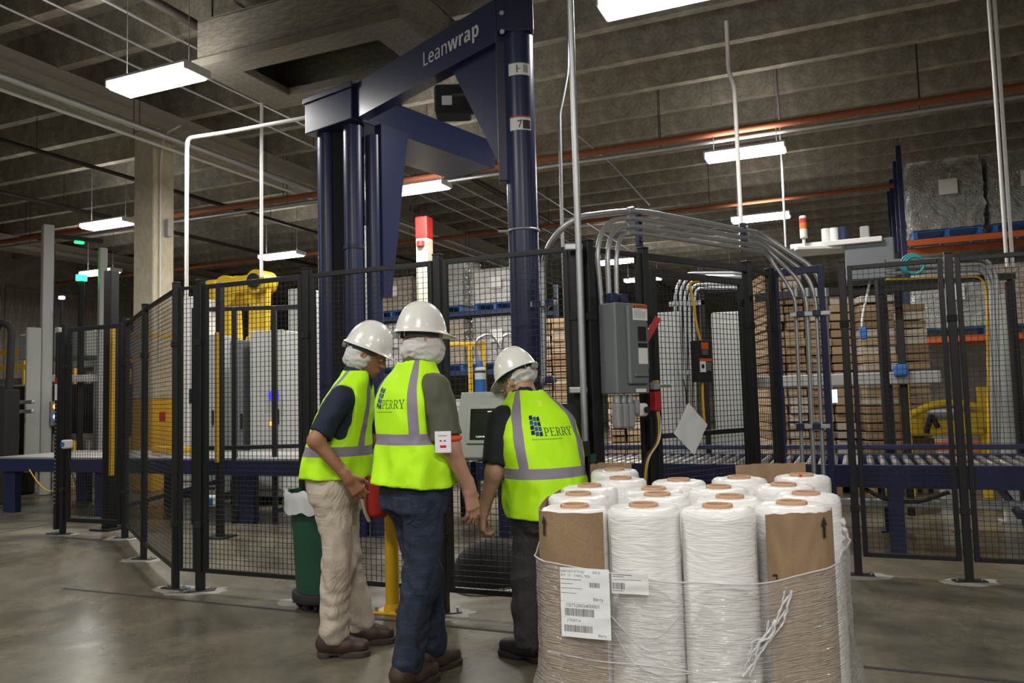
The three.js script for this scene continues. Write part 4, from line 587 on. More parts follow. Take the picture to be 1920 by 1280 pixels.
// ---------- people: distance fields meshed with surface nets ----------
function nets(mn, mx, cell, fn) {
  const nx = Math.ceil((mx[0] - mn[0]) / cell) + 1, ny = Math.ceil((mx[1] - mn[1]) / cell) + 1, nz = Math.ceil((mx[2] - mn[2]) / cell) + 1;
  const f = new Float32Array(nx * ny * nz), id = new Int32Array(nx * ny * nz).fill(-1), I = (i, j, k) => i + nx * (j + ny * k);
  const B = 8, far = 15 * cell + 0.025;      // blocks well away from the surface are filled without sampling every point
  for (let k0 = 0; k0 < nz; k0 += B) for (let j0 = 0; j0 < ny; j0 += B) for (let i0 = 0; i0 < nx; i0 += B) {
    const c = fn(mn[0] + (i0 + B / 2) * cell, mn[1] + (j0 + B / 2) * cell, mn[2] + (k0 + B / 2) * cell), skip = c > far;
    for (let k = k0; k < Math.min(nz, k0 + B); k++) for (let j = j0; j < Math.min(ny, j0 + B); j++) for (let i = i0; i < Math.min(nx, i0 + B); i++) f[I(i, j, k)] = skip ? c : fn(mn[0] + i * cell, mn[1] + j * cell, mn[2] + k * cell);
  }
  const pos = [], idx = [];
  for (let k = 0; k < nz - 1; k++) for (let j = 0; j < ny - 1; j++) for (let i = 0; i < nx - 1; i++) {
    let n = 0, x = 0, y = 0, z = 0, mask = 0; const v = [];
    for (let c = 0; c < 8; c++) { const q = f[I(i + (c & 1), j + (c >> 1 & 1), k + (c >> 2))]; v.push(q); if (q < 0) mask |= 1 << c; }
    if (mask === 0 || mask === 255) continue;
    for (let a = 0; a < 8; a++) for (const b of [a ^ 1, a ^ 2, a ^ 4]) if (b > a && (v[a] < 0) !== (v[b] < 0)) { const t = v[a] / (v[a] - v[b]); x += (a & 1) + t * ((b & 1) - (a & 1)); y += (a >> 1 & 1) + t * ((b >> 1 & 1) - (a >> 1 & 1)); z += (a >> 2) + t * ((b >> 2) - (a >> 2)); n++; }
    id[I(i, j, k)] = pos.length / 3; pos.push(mn[0] + (i + x / n) * cell, mn[1] + (j + y / n) * cell, mn[2] + (k + z / n) * cell);
  }
  const quad = (a, b, c, d, flip) => { if (a < 0 || b < 0 || c < 0 || d < 0) return; flip ? idx.push(a, c, b, a, d, c) : idx.push(a, b, c, a, c, d); };
  for (let k = 1; k < nz - 1; k++) for (let j = 1; j < ny - 1; j++) for (let i = 1; i < nx - 1; i++) {
    const s = f[I(i, j, k)] < 0;
    if (s !== f[I(i + 1, j, k)] < 0) quad(id[I(i, j - 1, k - 1)], id[I(i, j, k - 1)], id[I(i, j, k)], id[I(i, j - 1, k)], !s);
    if (s !== f[I(i, j + 1, k)] < 0) quad(id[I(i - 1, j, k - 1)], id[I(i - 1, j, k)], id[I(i, j, k)], id[I(i, j, k - 1)], !s);
    if (s !== f[I(i, j, k + 1)] < 0) quad(id[I(i - 1, j - 1, k)], id[I(i, j - 1, k)], id[I(i, j, k)], id[I(i - 1, j, k)], !s);
  }
  const g = new THREE.BufferGeometry(); g.setAttribute('position', new THREE.Float32BufferAttribute(pos, 3)); g.setIndex(idx); g.computeVertexNormals();
  const uv = []; for (let i = 0; i < pos.length; i += 3) uv.push(pos[i] + pos[i + 2], pos[i + 1]); g.setAttribute('uv', new THREE.Float32BufferAttribute(uv, 2)); return g;
}
const smin = (a, b, k) => { const h = Math.max(k - Math.abs(a - b), 0) / k; return Math.min(a, b) - h * h * k * 0.25; };
const smax = (a, b, k) => -smin(-a, -b, k);
function cap(a, b, r0, r1) {            // tapered capsule
  const dx = b[0] - a[0], dy = b[1] - a[1], dz = b[2] - a[2], L = dx * dx + dy * dy + dz * dz + 1e-9;
  return (x, y, z) => { const px = x - a[0], py = y - a[1], pz = z - a[2], t = Math.max(0, Math.min(1, (px * dx + py * dy + pz * dz) / L)); return Math.hypot(px - t * dx, py - t * dy, pz - t * dz) - (r0 + (r1 - r0) * t); };
}
function ell(c, r) { const m = Math.min(...r); return (x, y, z) => { const q = Math.hypot((x - c[0]) / r[0], (y - c[1]) / r[1], (z - c[2]) / r[2]); return (q - 1) * m * (q > 1 ? 1.2 : 1); }; }
const uni = (list, k) => (x, y, z) => { let d = list[0](x, y, z); for (let i = 1; i < list.length; i++) d = smin(d, list[i](x, y, z), k); return d; };
function trunkField(rows, grow = 0) {   // rows: [y, cx, cz, half width, half depth], bottom to top
  const last = rows.length - 1;
  const prof = y => { let i = 0; while (i < last - 1 && y > rows[i + 1][0]) i++; const a = rows[i], b = rows[i + 1]; let t = Math.max(0, Math.min(1, (y - a[0]) / (b[0] - a[0]))); return [1, 2, 3, 4].map(k => { const m0 = i > 0 ? (b[k] - rows[i - 1][k]) / (b[0] - rows[i - 1][0]) : (b[k] - a[k]) / (b[0] - a[0]), m1 = i < last - 1 ? (rows[i + 2][k] - a[k]) / (rows[i + 2][0] - a[0]) : (b[k] - a[k]) / (b[0] - a[0]), h = b[0] - a[0], t2 = t * t, t3 = t2 * t; return (2 * t3 - 3 * t2 + 1) * a[k] + (t3 - 2 * t2 + t) * h * m0 + (-2 * t3 + 3 * t2) * b[k] + (t3 - t2) * h * m1; }); };
  const f = (x, y, z) => { const [cx, cz, a, b] = prof(y), A0 = a + grow, B0 = b + grow, q = Math.pow(Math.pow(Math.abs((x - cx) / A0), 2.4) + Math.pow(Math.abs((z - cz) / B0), 2.4), 1 / 2.4); const d = (q - 1) * Math.min(A0, B0); return smax(smax(d, y - rows[last][0] - grow, 0.05), rows[0][0] - y, 0.02); };
  f.prof = prof; return f;
}
const V3 = a => V(a[0], a[1], a[2]);
function handField(w, f, n, th, curl, k) {   // wrist, finger direction, palm normal, thumb side, curl, scale
  const F0 = V3(f).normalize(), T0 = V3(th).addScaledVector(F0, -V3(th).dot(F0)).normalize(), N0 = F0.clone().cross(T0); if (N0.dot(V3(n)) < 0) N0.negate();
  const P = (a, b, c) => { const p = V3(w).addScaledVector(F0, a * k).addScaledVector(T0, b * k).addScaledVector(N0, c * k); return [p.x, p.y, p.z]; };
  const list = [cap(P(-0.03, 0, 0), P(0.015, 0, 0), 0.029 * k, 0.027 * k)];
  for (const b of [-0.027, -0.009, 0.009, 0.027]) list.push(cap(P(0.02, b * 0.7, 0), P(0.088, b, 0), 0.015 * k, 0.0125 * k));
  const palm = uni(list, 0.018 * k), fin = [];
  [[0.028, 0.088, [0.042, 0.026, 0.021]], [0.0095, 0.092, [0.046, 0.03, 0.023]], [-0.0095, 0.09, [0.043, 0.028, 0.022]], [-0.028, 0.083, [0.034, 0.021, 0.019]]].forEach(([b, a0, ls], i) => {
    let a = a0, c = 0, ang = curl * 0.5 + i * 0.06, pr = P(a, b, c), segs = [], r = 0.0098; for (const l of ls) { a += Math.cos(ang) * l; c += Math.sin(ang) * l; const q = P(a, b * (1 + 0.1), c); segs.push(cap(pr, q, r * k, (r - 0.0009) * k)); r -= 0.0009; pr = q; ang += curl; } fin.push(uni(segs, 0.004));
  });
  const tA = P(0.02, 0.026, 0.006), tB = P(0.052, 0.052, 0.018), tC = P(0.083, 0.058, 0.03 + curl * 0.01), tD = P(0.108, 0.055, 0.04 + curl * 0.015);
  const thumb = uni([cap(tA, tB, 0.016 * k, 0.0125 * k), cap(tB, tC, 0.0118 * k, 0.0105 * k), cap(tC, tD, 0.0105 * k, 0.0085 * k)], 0.008);
  return (x, y, z) => { let d = palm(x, y, z); for (const q of fin) d = smin(d, q(x, y, z), 0.006); return smin(d, thumb(x, y, z), 0.01); };
}
const boxOf = (pts, pad) => [[0, 1, 2].map(i => Math.min(...pts.map(p => p[i])) - pad), [0, 1, 2].map(i => Math.max(...pts.map(p => p[i])) + pad)];
const headSkin = uni([ell([0, 0.035, -0.008], [0.076, 0.098, 0.097]), ell([0, -0.045, 0.02], [0.058, 0.07, 0.074]), ell([0, -0.085, 0.055], [0.03, 0.028, 0.032]), ell([0, 0.028, 0.07], [0.055, 0.02, 0.028])], 0.04);
const headFeat = uni([headSkin, cap([0, 0.02, 0.094], [0, -0.022, 0.116], 0.008, 0.0135), ell([0, -0.026, 0.104], [0.018, 0.009, 0.013]), ell([0, -0.056, 0.091], [0.025, 0.007, 0.012]), ell([0, -0.067, 0.089], [0.022, 0.007, 0.012])], 0.014);
const headField = (x, y, z) => { let d = headFeat(x, y, z); for (const s of [-1, 1]) { const e = Math.max(ell([s * 0.078, -0.005, -0.008], [0.012, 0.034, 0.021])(x, y, z), -ell([s * 0.092, -0.003, -0.003], [0.01, 0.02, 0.011])(x, y, z)); d = smin(d, e, 0.006); d = smax(d, -ell([s * 0.031, 0.006, 0.103], [0.017, 0.011, 0.016])(x, y, z), 0.01); } return d; };
// hard hat shell: front is +z, brim plane at y = 0
function hatGeo() {
  const rows = [[0.0, 0.152], [0.16, 0.151], [0.34, 0.145], [0.52, 0.132], [0.68, 0.112], [0.82, 0.083], [0.92, 0.05], [0.98, 0.018], [1.0, 0.0], [1.05, -0.006], [1.09, -0.012], [1.095, -0.016], [1.08, -0.017], [0.97, -0.004], [0.95, 0.02], [0.88, 0.06], [0.7, 0.1], [0.4, 0.135], [0, 0.143]], n = 72, pos = [], idx = [], uv = [];
  rows.forEach(([s, y], i) => { for (let k = 0; k <= n; k++) { const a = k / n * Math.PI * 2, fz = Math.max(0, Math.cos(a)), brim = i >= 9 && i <= 12 ? 1 : 0, ext = brim * 0.05 * Math.pow(fz, 1.6) * (i === 9 ? 0.45 : 1); const ridge = i < 8 ? 0.005 * Math.exp(-Math.pow(Math.sin(a) * s * 9, 2)) * (s < 0.9 ? 1 : 0.3) : 0; pos.push(Math.sin(a) * s * 0.112, y + ridge - brim * 0.016 * Math.pow(fz, 2), Math.cos(a) * (s * 0.138 + ext)); uv.push(k / n, i / rows.length); } });
  for (let i = 0; i < rows.length - 1; i++) for (let k = 0; k < n; k++) { const a = i * (n + 1) + k, b = a + n + 1; idx.push(a, b, a + 1, b, b + 1, a + 1); }
  const g = new THREE.BufferGeometry(); g.setAttribute('position', new THREE.Float32BufferAttribute(pos, 3)); g.setAttribute('uv', new THREE.Float32BufferAttribute(uv, 2)); g.setIndex(idx); g.computeVertexNormals(); return g;
}
const HAT = hatGeo(), hatMat = std(0.83, 0.82, 0.79, 0.22, 0, { clearcoat: 0.5, clearcoatRoughness: 0.1 });
// vest print: horizontal coordinate runs round the torso (middle = back), vertical is height 0.7 .. 1.62
const VY0 = 0.7, VY1 = 1.62;
const vestMat = (bandY, o = {}) => {
  const W2 = 2048, H2 = 1536, Y = y => H2 * (1 - (y - VY0) / (VY1 - VY0)), mm = H2 / (VY1 - VY0), xs = W2 / (o.circ || 1.2);   // pixels per metre up and round
  const tx = canvasTex(W2, H2, x => {
    x.fillStyle = '#c2ff10'; x.fillRect(0, 0, W2, H2); x.fillStyle = '#8c8496'; x.fillRect(0, Y(bandY + 0.027), W2, 0.054 * mm);
    for (const k of [-1, 1]) for (const c of [0.178, 0.45]) { const cx = W2 / 2 + k * c * xs; x.beginPath(); x.moveTo(cx - 0.024 * xs, Y(bandY)); x.lineTo(cx + 0.024 * xs, Y(bandY)); x.lineTo(cx + 0.024 * xs + k * 0.012 * xs, Y(1.62)); x.lineTo(cx - 0.024 * xs + k * 0.012 * xs, Y(1.62)); x.fill(); }
    x.fillStyle = '#d4ff4a'; x.fillRect(W2 / 2 - 0.02 * xs, Y((o.logoY || 1.3) + 0.19), 0.04 * xs, 0.035 * mm);
    // printed emblem: blocks of a tower, name, rule of small print
    const lx = W2 / 2 - 0.12 * xs, ly = Y(o.logoY || 1.3), cw = 0.02 * xs, ch = 0.024 * mm;
    for (let r = 0; r < 4; r++) for (let c = 0; c < 3; c++) { x.fillStyle = (c === 1 && r < 4) || (c === 0 && r === 1) || (c === 2 && r === 2) ? '#27549c' : '#101c2c'; const sk = c < 1 ? -ch * 0.25 : ch * 0.05 * c; x.beginPath(); const X = lx + c * (cw + 4), Yq = ly - (4 - r) * (ch + 4) + sk; x.moveTo(X, Yq + ch * 0.2); x.lineTo(X + cw, Yq); x.lineTo(X + cw, Yq + ch); x.lineTo(X, Yq + ch * 1.1); x.fill(); }
    x.save(); x.translate(lx + 3 * (cw + 4) + 8, ly + 2); x.scale(xs / mm, 1); x.fillStyle = '#33502a'; x.font = `${Math.round(0.062 * mm)}px serif`; x.fillText('PERRY', 0, 0); x.restore();
    x.fillStyle = '#7fae1c'; for (let k = 0; k < 22; k++) x.fillRect(lx + k * 0.0085 * xs, ly + 0.014 * mm, 0.006 * xs, 0.007 * mm);
  });
  return std(1, 1, 1, 0.75, 0, { map: tx, sheen: 0.2 });
};
function makePerson(cfg) {
  const t = thing('person', cfg.label, 'person', cfg.pos, cfg.turn), J = cfg.j, K = cfg.k || 1;
  const body = cfg.trunk, tr = trunkField(body, -0.015), trS = trunkField(body, 0.0), trV = trunkField(cfg.vestTrunk || body, 0.024);
  const armR = [0.05, 0.042, 0.031].map(r => r * (cfg.arm || 1));
  // --- skin, one continuous figure
  const headM = new THREE.Matrix4().compose(V3(J.head), new THREE.Quaternion().setFromEuler(new THREE.Euler(cfg.nod, cfg.headTurn, cfg.tilt || 0, 'YXZ')), V(1, 1, 1)), inv = headM.clone().invert();
  const hv = new THREE.Vector3(), headW = (x, y, z) => { hv.set(x, y, z).applyMatrix4(inv); return headField(hv.x, hv.y, hv.z); };
  const hp = (x, y, z) => { const p = V(x, y, z).applyMatrix4(headM); return [p.x, p.y, p.z]; };
  const limbs = [tr, cap(hp(0, -0.03, -0.025), J.neck, 0.056, 0.062)];
  for (const s of ['L', 'R']) limbs.push(cap(J['sh' + s], J['el' + s], armR[0], armR[1]), cap(J['el' + s], J['wr' + s], armR[1] * 1.02, armR[2] * 0.92), cap(J['hip' + s], J['kn' + s], 0.075, 0.052), cap(J['kn' + s], J['an' + s], 0.05, 0.036));
  const skinF = uni(limbs, 0.03), all = Object.values(J), [mn, mx] = boxOf(all, 0.24);
  const geos = [nets(mn, mx, 0.014, skinF)];
  { const [a, b] = boxOf([hp(0, 0, 0)], 0.15); geos.push(nets(a, b, 0.0045, (x, y, z) => smin(headW(x, y, z), limbs[1](x, y, z), 0.02))); }
  for (const s of ['L', 'R']) { const h = cfg['hand' + s], hf = handField(J['wr' + s], h.f, h.n, h.t, h.curl, cfg.handK || 1), fore = limbs[s === 'L' ? 3 : 7]; const tip = J['wr' + s].map((v, i) => v + V3(h.f).normalize().toArray()[i] * 0.1); const [a, b] = boxOf([J['wr' + s], tip], 0.09); geos.push(nets(a, b, 0.0038, (x, y, z) => smin(hf(x, y, z), Math.max(fore(x, y, z), 0.06 - 0.001 - Math.hypot(x - J['el' + s][0], y - J['el' + s][1], z - J['el' + s][2])), 0.02))); }
  const bodyM = part('body', merge(geos), cfg.skin, t);
  for (const s of [-1, 1]) { const e = hp(s * 0.031, 0.008, 0.088); part('eye', new THREE.SphereGeometry(0.011, 12, 10).translate(...e), std(0.5, 0.48, 0.45, 0.2), bodyM); }
  // --- shirt with sleeves and collar
  const fold = (x, y, z, a, f) => a * (ns(x * f, y * f * 0.8, z * f) + 0.5 * ns(x * f * 2.3 + 5, y * f * 1.6, z * f * 2.3));
  const slv = [];
  for (const s of ['L', 'R']) { const a = J['sh' + s], b = J['el' + s], e = a.map((v, i) => v + (b[i] - v) * (cfg.sleeve || 0.78)); slv.push(cap(a, e, 0.068 * (cfg.arm || 1), 0.066 * (cfg.arm || 1))); const end = V3(e), dir = V3(b).sub(V3(a)).normalize(), old = slv.pop(); slv.push((x, y, z) => Math.max(old(x, y, z), (x - end.x) * dir.x + (y - end.y) * dir.y + (z - end.z) * dir.z)); }
  const collar = (x, y, z) => { const d = cap(J.neck.map((v, i) => v + (i === 1 ? -0.03 : 0)), hp(0, -0.07, -0.03), 0.074, 0.07)(x, y, z); return Math.max(d, y - J.neck[1] - 0.035 - (z < J.neck[2] ? 0.018 : 0)); };
  const shirtF = (x, y, z) => { let d = trS(x, y, z); for (const q of slv) d = smin(d, q(x, y, z), 0.035); d = smin(d, collar(x, y, z), 0.02); return smax(d, cfg.waist - 0.06 - y, 0.01) + fold(x, y, z, 0.011, 10); };
  part('shirt', nets([mn[0], cfg.waist - 0.1, mn[2]], [mx[0], J.neck[1] + 0.12, mx[2]], 0.009, shirtF), cfg.shirt, t, cfg.shirtLabel);
  // --- trousers
  const tl = []; for (const s of ['L', 'R']) { const hip = J['hip' + s], kn = J['kn' + s], an = J['an' + s]; const w = cfg.leg || 1; tl.push(cap(hip, kn, 0.108 * w, 0.082 * w), cap(kn, [an[0], an[1] + 0.02, an[2]], 0.082 * w, 0.077 * w)); }
  const legL = uni(tl.slice(0, 2), 0.05), legR = uni(tl.slice(2), 0.05), hemY = 0.075;
  const trF = (x, y, z) => { let d = smin(legL(x, y, z), legR(x, y, z), 0.012); const q = trS(x, y, z) - 0.006; d = smin(d, smax(q, J.hipL[1] - 0.1 - y, 0.04), 0.05); const low = y < 0.45 ? (0.45 - y) / 0.45 : 0, kneeK = Math.exp(-Math.pow((y - J.knL[1]) / 0.12, 2)); const w = 0.004 * Math.sin(y * 62 + 9 * ns(x * 5, y * 3, z * 5)) * (0.35 + low + kneeK * 0.6) + fold(x, y * 0.55, z, y > 0.8 ? 0.008 : 0.019, 8) + 0.006 * Math.abs(ns(x * 16 + y * 7, y * 5, z * 16)); return smax(smax(d + w, y - cfg.waist - 0.01, 0.012), hemY - y + 0.012 * ns(x * 12, 1, z * 12), 0.008); };
  const tp = boxOf([J.hipL, J.hipR, J.knL, J.knR, J.anL, J.anR], 0.2); tp[0][1] = 0.03; tp[1][1] = cfg.waist + 0.06;
  const pants = part('trousers', nets(tp[0], tp[1], 0.0095, trF), cfg.pants, t, cfg.pantsLabel);
  // --- vest
  const hole = []; for (const s of ['L', 'R']) { const a = J['sh' + s], o = s === 'L' ? 1 : -1; hole.push(cap([a[0] + o * 0.035, a[1] + 0.03, a[2]], [a[0] + o * 0.055, a[1] - 0.2, a[2] + 0.0], 0.085, 0.08)); }
  const nk = cap([J.neck[0], J.neck[1] + 0.05, J.neck[2]], [J.neck[0], J.neck[1] - 0.02, J.neck[2] + 0.03], 0.09, 0.085);
  const hem = cfg.hem, vestF = (x, y, z) => { const flare = Math.max(0, (cfg.band - y)) * 0.1; let d = trV(x, y, z) - flare + 0.007 * Math.abs(ns(x * 9 + y * 6, y * 8 - x * 5, z * 9)) - 0.002; const amp = y < cfg.band ? 0.016 : 0.008; d += fold(x, y, z, amp, 7) + (y < cfg.band - 0.03 ? 0.006 * Math.sin(Math.atan2(x, z) * 9 + 3 * ns(x * 3, y * 2, z * 3)) * Math.min(1, (cfg.band - y) * 6) : 0); for (const q of hole) d = smax(d, -q(x, y, z), 0.01); d = smax(d, -nk(x, y, z), 0.01); return smax(d, hem(x, z) - y, 0.006); };
  const vg = nets([mn[0], 0.62, mn[2]], [mx[0], J.neck[1] + 0.1, mx[2]], 0.0085, vestF);
  { const p = vg.attributes.position, uv = vg.attributes.uv; for (let i = 0; i < p.count; i++) { const y = p.getY(i), [cx, cz] = trV.prof(y); const a = Math.atan2(p.getX(i) - cx, -(p.getZ(i) - cz)), rad = Math.hypot(p.getX(i) - cx, p.getZ(i) - cz); uv.setXY(i, 0.5 - a / (2 * Math.PI), (y + (cfg.vy || 0) - VY0) / (VY1 - VY0)); }
    const id = vg.index.array, keep = []; for (let i = 0; i < id.length; i += 3) { const u = [0, 1, 2].map(k => uv.getX(id[i + k])); if (Math.max(...u) - Math.min(...u) < 0.5) keep.push(id[i], id[i + 1], id[i + 2]); } vg.setIndex(keep); }
  part('safety_vest', vg, cfg.vest, t, 'bright yellow-green safety vest with grey reflective bands');
  // --- boots
  for (const s of ['L', 'R']) {
    const an = J['an' + s], a = cfg['toe' + s], c = Math.cos(a), n = Math.sin(a), bt = new THREE.Group(); bt.name = 'boot'; bt.position.set(an[0], 0, an[2]); bt.rotation.y = a; t.add(bt);
    const up = (x, y, z) => { let d = uni([cap([0, 0.07, -0.05], [0, 0.06, 0.06], 0.048, 0.046), cap([0, 0.06, 0.06], [0, 0.052, 0.155], 0.047, 0.041), cap([0, 0.08, -0.03], [0, 0.17, -0.02], 0.046, 0.044)], 0.05)(x, y, z); d = smax(d, 0.026 - y, 0.01); return smax(d, y - 0.16, 0.01) + 0.0025 * ns(x * 30, y * 30, z * 30); };
    const sole = (x, y, z) => { const w = 0.047 - 0.012 * Math.exp(-Math.pow((z - 0.01) / 0.045, 2)) + (z > 0.06 ? 0.003 : 0), q = smax(Math.abs(x) - w, 0, 0.001), zz = Math.max(Math.abs(z - 0.055) - 0.1, 0); const d = Math.hypot(x * (0.05 / w), Math.max(Math.abs(z - 0.055) - 0.098, 0)) - 0.05; let r = smax(d, Math.abs(y - 0.017) - 0.017, 0.006); if (z > -0.02 && z < 0.03) r = smax(r, 0.012 - y, 0.004); return r; };
    part('upper', nets([-0.09, 0.01, -0.13], [0.09, 0.22, 0.23], 0.0065, up), cfg.boot, bt); part('sole', nets([-0.08, -0.01, -0.12], [0.08, 0.05, 0.23], 0.0055, sole), cfg.sole || M.rubber, bt);
  }
  // --- hard hat with its head band, hair net
  const hg = new THREE.Group(); hg.name = 'hard_hat'; t.add(hg); hg.applyMatrix4(headM.clone().multiply(new THREE.Matrix4().compose(V(0, 0.052, -0.012), new THREE.Quaternion().setFromEuler(new THREE.Euler(cfg.hatNod || 0, 0, 0)), V(1, 1, 1)))); hg.userData.label = 'glossy white hard hat';
  part('shell', HAT, hatMat, hg); const band = new THREE.CylinderGeometry(1, 1, 0.035, 48, 1, true).scale(0.09, 1, 0.112).translate(0, -0.022, 0); part('head_band', merge([band, new THREE.TorusGeometry(1, 0.05, 8, 48).rotateX(Math.PI / 2).scale(0.095, 0.08, 0.117).translate(0, -0.008, 0)]), std(0.05, 0.055, 0.07, 0.5), hg, 'dark suspension band'); part('ratchet_knob', new THREE.CylinderGeometry(0.019, 0.021, 0.02, 20).rotateX(Math.PI / 2).translate(0, -0.03, -0.138), M.plasticGrey, hg); for (const s of [-1, 1]) part('band_tab', rb(0.012, 0.03, 0.006, s * 0.045, -0.024, -0.108), M.plasticGrey, hg);
  const nf = cfg.net; if (nf) { const ng = nets([-0.16, -0.22, -0.18], [0.16, 0.08, 0.18], 0.005, (x, y, z) => nf(x, y, z) + 0.011 * ns(x * 22 + y * 12, y * 40, z * 22) + 0.006 * Math.abs(ns(x * 45, y * 80, z * 45))); const m = part(cfg.netName || 'hair_net', ng, std(0.78, 0.77, 0.76, 0.9, 0, { transmission: 0.22, thickness: 0 }), t, 'white gauzy net'); m.applyMatrix4(headM); }
  for (const [x0, x1, y0, y1, side] of cfg.pockets || []) { const pf = (x, y, z) => { const px = side === 'back' ? x : z, py = y - Math.max(0, (0.03 - Math.min(px - x0, x1 - px))) * 0; const tip = y0 + 0.03 * Math.abs((px - (x0 + x1) / 2) / (x1 - x0)) * 2; return Math.max(trF(x, y, z) - 0.0035, x0 - px, px - x1, tip - y, y - y1, side === 'back' ? z + 0.02 : (side === 'left' ? 0.02 - x : x + 0.02)); }; part('pocket', nets([mn[0], y0 - 0.02, mn[2]], [mx[0], y1 + 0.02, mx[2]], 0.006, pf), cfg.pocketMat || cfg.pants, t); }
  return { t, hp, pants, headM };
}
const denim = dataTex(256, (u, v) => { const k = 128 + 40 * tileNoise(u, v, 8, 2) + (rnd() - 0.5) * 60; return [k, k, k]; }, true);
const clothBump = dataTex(512, (u, v) => { const k = 128 + 80 * (tileNoise(u, v, 14, 2) + 0.6 * tileNoise(u, v, 34, 5)) + 60 * Math.abs(tileNoise(u, v, 20, 9)); return [k, k, k]; }); clothBump.repeat.set(2.5, 2); denim.repeat.set(4, 4);
const skinA = std(0.34, 0.16, 0.09, 0.5), skinB = std(0.5, 0.27, 0.19, 0.5), skinC = std(0.42, 0.24, 0.16, 0.5);
const P2 = (() => {       // man in jeans
  const T = [[0.86, 0.02, -0.02, 0.175, 0.135], [0.98, 0.02, -0.015, 0.185, 0.15], [1.1, 0.02, 0.0, 0.19, 0.155], [1.22, 0.025, 0.005, 0.195, 0.152], [1.34, 0.03, -0.005, 0.205, 0.14], [1.44, 0.03, -0.01, 0.2, 0.115], [1.51, 0.03, 0.0, 0.165, 0.09], [1.57, 0.03, 0.015, 0.105, 0.075], [1.61, 0.03, 0.025, 0.07, 0.065]];
  return makePerson({
    label: 'man in jeans and olive shirt with hi-vis vest, white hard hat, arm hanging', pos: [-0.5, 0, -4.1], turn: 132 * Math.PI / 180, trunk: T, waist: 1.03, band: 1.21, vest: vestMat(1.21, { logoY: 1.365 }), hem: (x, z) => 0.985 - 0.1 * Math.max(0, -x) + 0.006 * ns(x * 6, 2, z * 6), skin: skinB, shirt: std(0.095, 0.095, 0.065, 0.85), shirtLabel: 'olive short sleeved shirt', pants: std(0.07, 0.11, 0.22, 0.85, 0, { map: denim, bumpMap: clothBump, bumpScale: 0.006 }), pantsLabel: 'blue denim jeans', boot: std(0.05, 0.03, 0.02, 0.6), sole: std(0.03, 0.022, 0.018, 0.8),
    leg: 1.02, pockets: [[-0.13, -0.02, 0.79, 0.93, 'back'], [0.06, 0.16, 0.79, 0.93, 'back']], pocketMat: std(0.08, 0.125, 0.245, 0.85, 0, { map: denim }), arm: 1.16, handK: 1.12, sleeve: 0.84,
    j: { neck: [0.03, 1.58, 0.02], head: [0.02, 1.715, 0.06], shL: [0.215, 1.46, 0.0], shR: [-0.165, 1.46, 0], elL: [0.26, 1.18, 0.0], elR: [-0.235, 1.17, 0.03], wrL: [0.26, 0.95, 0.06], wrR: [-0.225, 0.955, 0.15], hipL: [0.1, 0.9, -0.01], hipR: [-0.07, 0.9, -0.02], knL: [0.07, 0.5, 0.08], knR: [-0.06, 0.5, -0.03], anL: [0.06, 0.1, 0.1], anR: [-0.05, 0.1, -0.12] },
    handL: { f: [0, -1, 0.15], n: [-1, 0, 0], t: [0, 0.2, 1], curl: 0.5 }, handR: { f: [-0.02, -1, 0.22], n: [1, 0, 0.15], t: [0.1, 0.2, 1], curl: 0.42 }, toeL: 0.05, toeR: 0.1, headTurn: -0.25, nod: 0.08, hatNod: -0.03,
    net: uniNet(ell([0, -0.05, 0.0], [0.104, 0.105, 0.12]), y => -0.165 - y, (x, y, z) => y - (z < -0.06 ? 0.004 : 0.05)), netName: 'beard_net',
  });
})();
function uniNet(f, yr, zr) { return (x, y, z) => { let d = smax(f(x, y, z), yr(y), 0.012); if (zr) d = smax(d, zr(x, y, z), 0.012); return d; }; }
{ // badge strapped to the right arm of the man in jeans
  const ab = new THREE.Group(); ab.name = 'arm_badge'; ab.position.set(-0.222, 1.212, 0.022); P2.t.add(ab);
  part('strap', new THREE.TorusGeometry(0.064, 0.012, 8, 32).rotateX(Math.PI / 2).scale(1, 1.2, 1), std(0.75, 0.09, 0.02, 0.5), ab, 'orange arm strap');
  const tx = canvasTex(96, 110, x => { x.fillStyle = '#eceaf2'; x.fillRect(0, 0, 96, 110); x.fillStyle = '#c22'; x.fillRect(28, 44, 14, 8); x.fillRect(54, 44, 14, 8); x.fillRect(30, 72, 40, 14); x.fillStyle = '#889'; x.fillRect(20, 18, 56, 5); });
  const b = part('badge', rb(0.085, 0.105, 0.008, 0, 0, 0, 0.003), std(0.75, 0.75, 0.78, 0.3, 0), ab, 'white badge card'); b.position.set(-0.045, -0.015, -0.058); b.rotation.y = Math.PI + 0.55; const c = part('badge_print', new THREE.PlaneGeometry(0.078, 0.098).translate(0, 0, 0.0045), std(1, 1, 1, 0.4, 0, { map: tx }), b);
}
